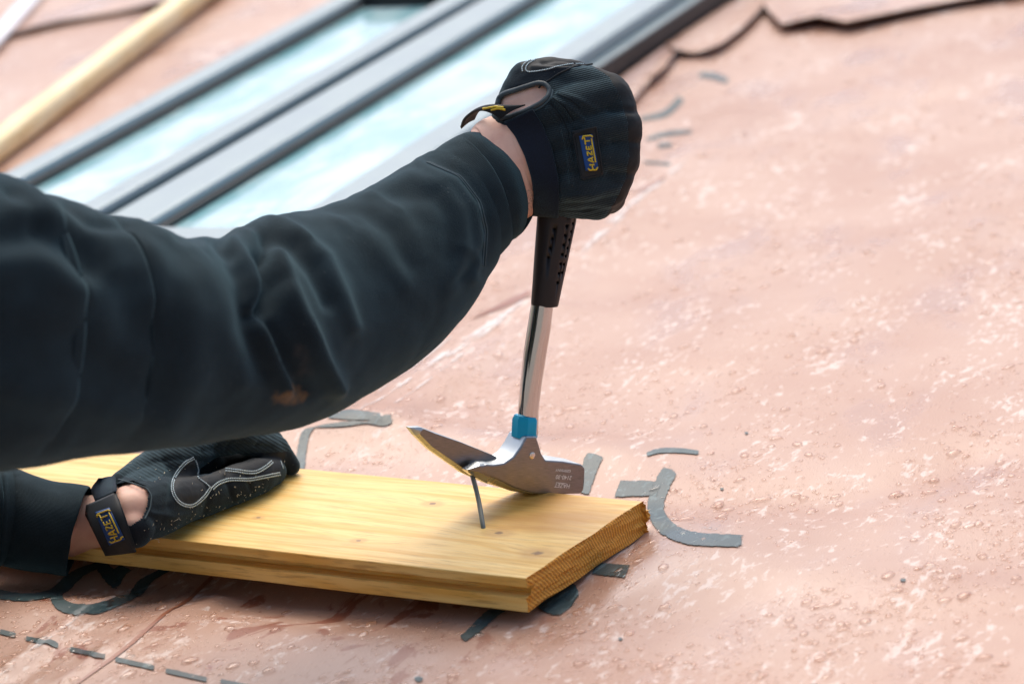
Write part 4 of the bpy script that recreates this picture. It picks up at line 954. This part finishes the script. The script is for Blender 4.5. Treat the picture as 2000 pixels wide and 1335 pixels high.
# left glove
slab(gbl, [(196, 936), (172, 978), (168, 990)], [(230, 934), (233, 958), (231, 964)], .0006, .0012, M['strapcloth'], gl_, 'strap', 16, 8, 3)
piping(gbl, [(196, 936), (208, 923), (232, 929), (260, 938), (283, 947), (291, 962), (289, 986), (279, 1010), (256, 1027), (246, 1028)], .0030, False, gl_, off=.0026)
piping(gbl, [(232, 936), (262, 945), (286, 953), (296, 968), (293, 992), (282, 1014)], .0006, False, gl_, 'piping_seam', M['darkthread'], .0004)
piping(gbl, [(170, 984), (200, 970), (228, 955)], .0012, False, gl_)
sp_, P0, pf = slab(gbl, [(168, 990), (214, 1082)], [(233, 962), (272, 1076)], .0018, .0016, M['patch'], gl_, 'strap_patch', 28, 12)
pbl = BVHTree.FromPolygons([p+(CAM-p).normalized()*.0016 for p in P0], pf)
piping(pbl, [(174, 994), (230, 970), (264, 1070), (220, 1074)], .0005, True, sp_, 'patch_border', M['patch'], .0001)
slab(pbl, [(189, 999), (217, 1064)], [(217, 990), (247, 1052)], .0014, .0004, M['blue'], sp_, 'badge_field', 18, 8)
logo(pbl, (239, 1052), (-27, -56), (-19, 7), .0024, sp_, .00062)
heart = [(377, 892), (358, 904), (342, 925), (334, 950), (341, 973), (357, 987), (378, 988), (398, 973), (413, 954), (404, 945), (386, 931), (387, 917), (381, 897)]
l2 = [(413, 952), (427, 941), (450, 934), (485, 934), (508, 930), (547, 922)]; l3 = [(441, 915), (462, 917), (496, 920), (517, 910), (531, 899)]
for pl in (heart[:9], offs(heart[:9], -4), heart[8:], l2, offs(l2, 4.5), l3, offs(l3, 4.5)):
    stitches(gbl, pl, .0004, 3.4, 2.2, .00066, gl_)
stitches(gbl, [(548, 900), (551, 908), (553, 915)], .0003, 2.6, 1.8, .0005, gl_)

# sawdust on the left glove and the board
M['dust'] = mat('sawdust', (.80, .74, .55), .8); ps = []
for i in range(160):
    if i < 105: x = rng.uniform(280, 560); y = 1062-(x-280)*.41+rng.normal(-12, 22)
    else: x, y = rng.uniform(180, 520), rng.uniform(900, 1070)
    h = gbl.ray_cast(CAM, ray(x, y).normalized())
    if h[0] is not None and not inpoly(x, y, LHOLE): p = h[0]+(CAM-h[0]).normalized()*.0006
    else: p = onroof(x, y, T+.0003); 
    if h[0] is None and (y < 1062-(x-280)*.41 or y > 1062-(x-280)*.41+10): continue
    d = Vector(rng.normal(0, 1, 3)).normalized()*rng.uniform(.0002, .0011 if i % 9 else .0026); ps.append(tube([p-d, p+d], rng.uniform(.00012, .0003), 4))
v_, f_ = join(ps); o = mesh('sawdust', v_, f_, M['dust']); tag(o, 'fine pale sawdust on the left glove and the board', 'sawdust', kind='stuff')

# ------------------------------------------------------------------ water drops on the membrane
def drops(n, seed):
    r = np.random.default_rng(seed); V1, F1 = [], []; mi = []; seg = 8; cnt = 0
    hull = None
    while cnt < n:
        x, y = r.uniform(-120, 2120), r.uniform(-40, 1400)
        a, b = RL(x, y, 0)
        cl_ = mn.noise(Vector((a*9, b*5, 1.7)))+.6*mn.noise(Vector((a*30, b*17, 4.1)))
        if r.random() > .38+1.0*cl_: continue
        if b > .8 and a < -.44: continue
        q = np.array([a, b])-BO; la, lb = q @ BL[0], q @ BL[1]
        if la > -.006 and -.004 < lb < BW+.008: continue
        rad = float(np.clip(r.lognormal(-7.3, .6), .0004, .0042)); cnt += 1
        if r.random() < .012: rad = r.uniform(.003, .0048)
        el = r.uniform(1., 2.1) if rad > .0012 else r.uniform(.9, 1.5); th = r.normal(1.25, .35); ht = rad*r.uniform(.34, .62)
        ir = [1+r.normal(0, .10) for _ in range(seg)]; k0 = len(V1); zc = float(H(a, b)) if rad > .002 else None
        dark = any(inpoly(x, y, p) for p in PRINTS)
        base = HZg(a, b); ct, st_ = math.cos(th), math.sin(th)
        for ring, (rr_, hh) in enumerate([(1.0, -.08), (.93, .35), (.68, .78), (.33, .97)]):
            for k in range(seg):
                an = 2*math.pi*k/seg; lx, ly = rad*el*rr_*ir[k]*math.cos(an), rad*rr_*ir[k]*math.sin(an)
                V1.append((a+lx*ct-ly*st_, b+lx*st_+ly*ct, base+.0003+ht*hh))
        V1.append((a, b, base+.0003+ht))
        for ring in range(3):
            for k in range(seg): F1.append((k0+ring*seg+k, k0+ring*seg+(k+1) % seg, k0+(ring+1)*seg+(k+1) % seg, k0+(ring+1)*seg+k)); mi.append(1 if dark else 0)
        for k in range(seg): F1.append((k0+3*seg+k, k0+3*seg+(k+1) % seg, k0+4*seg)); mi.append(1 if dark else 0)
    return V1, F1, mi
def HZg(a, b):
    i = int(np.clip(np.searchsorted(ax, a)-1, 0, nx-2)); j = int(np.clip(np.searchsorted(bx, b)-1, 0, ny-2)); s, t = (a-ax[i])/(ax[i+1]-ax[i]), (b-bx[j])/(bx[j+1]-bx[j])
    return float(ZZ[j, i]*(1-s)*(1-t)+ZZ[j, i+1]*s*(1-t)+ZZ[j+1, i]*(1-s)*t+ZZ[j+1, i+1]*s*t)
V1, F1, mi = drops(22000, 5)
o = mesh('water_drops', V1, F1, [M['water'], M['water_ink']], roof, ROOF, mi=mi); o['kind'] = 'stuff'
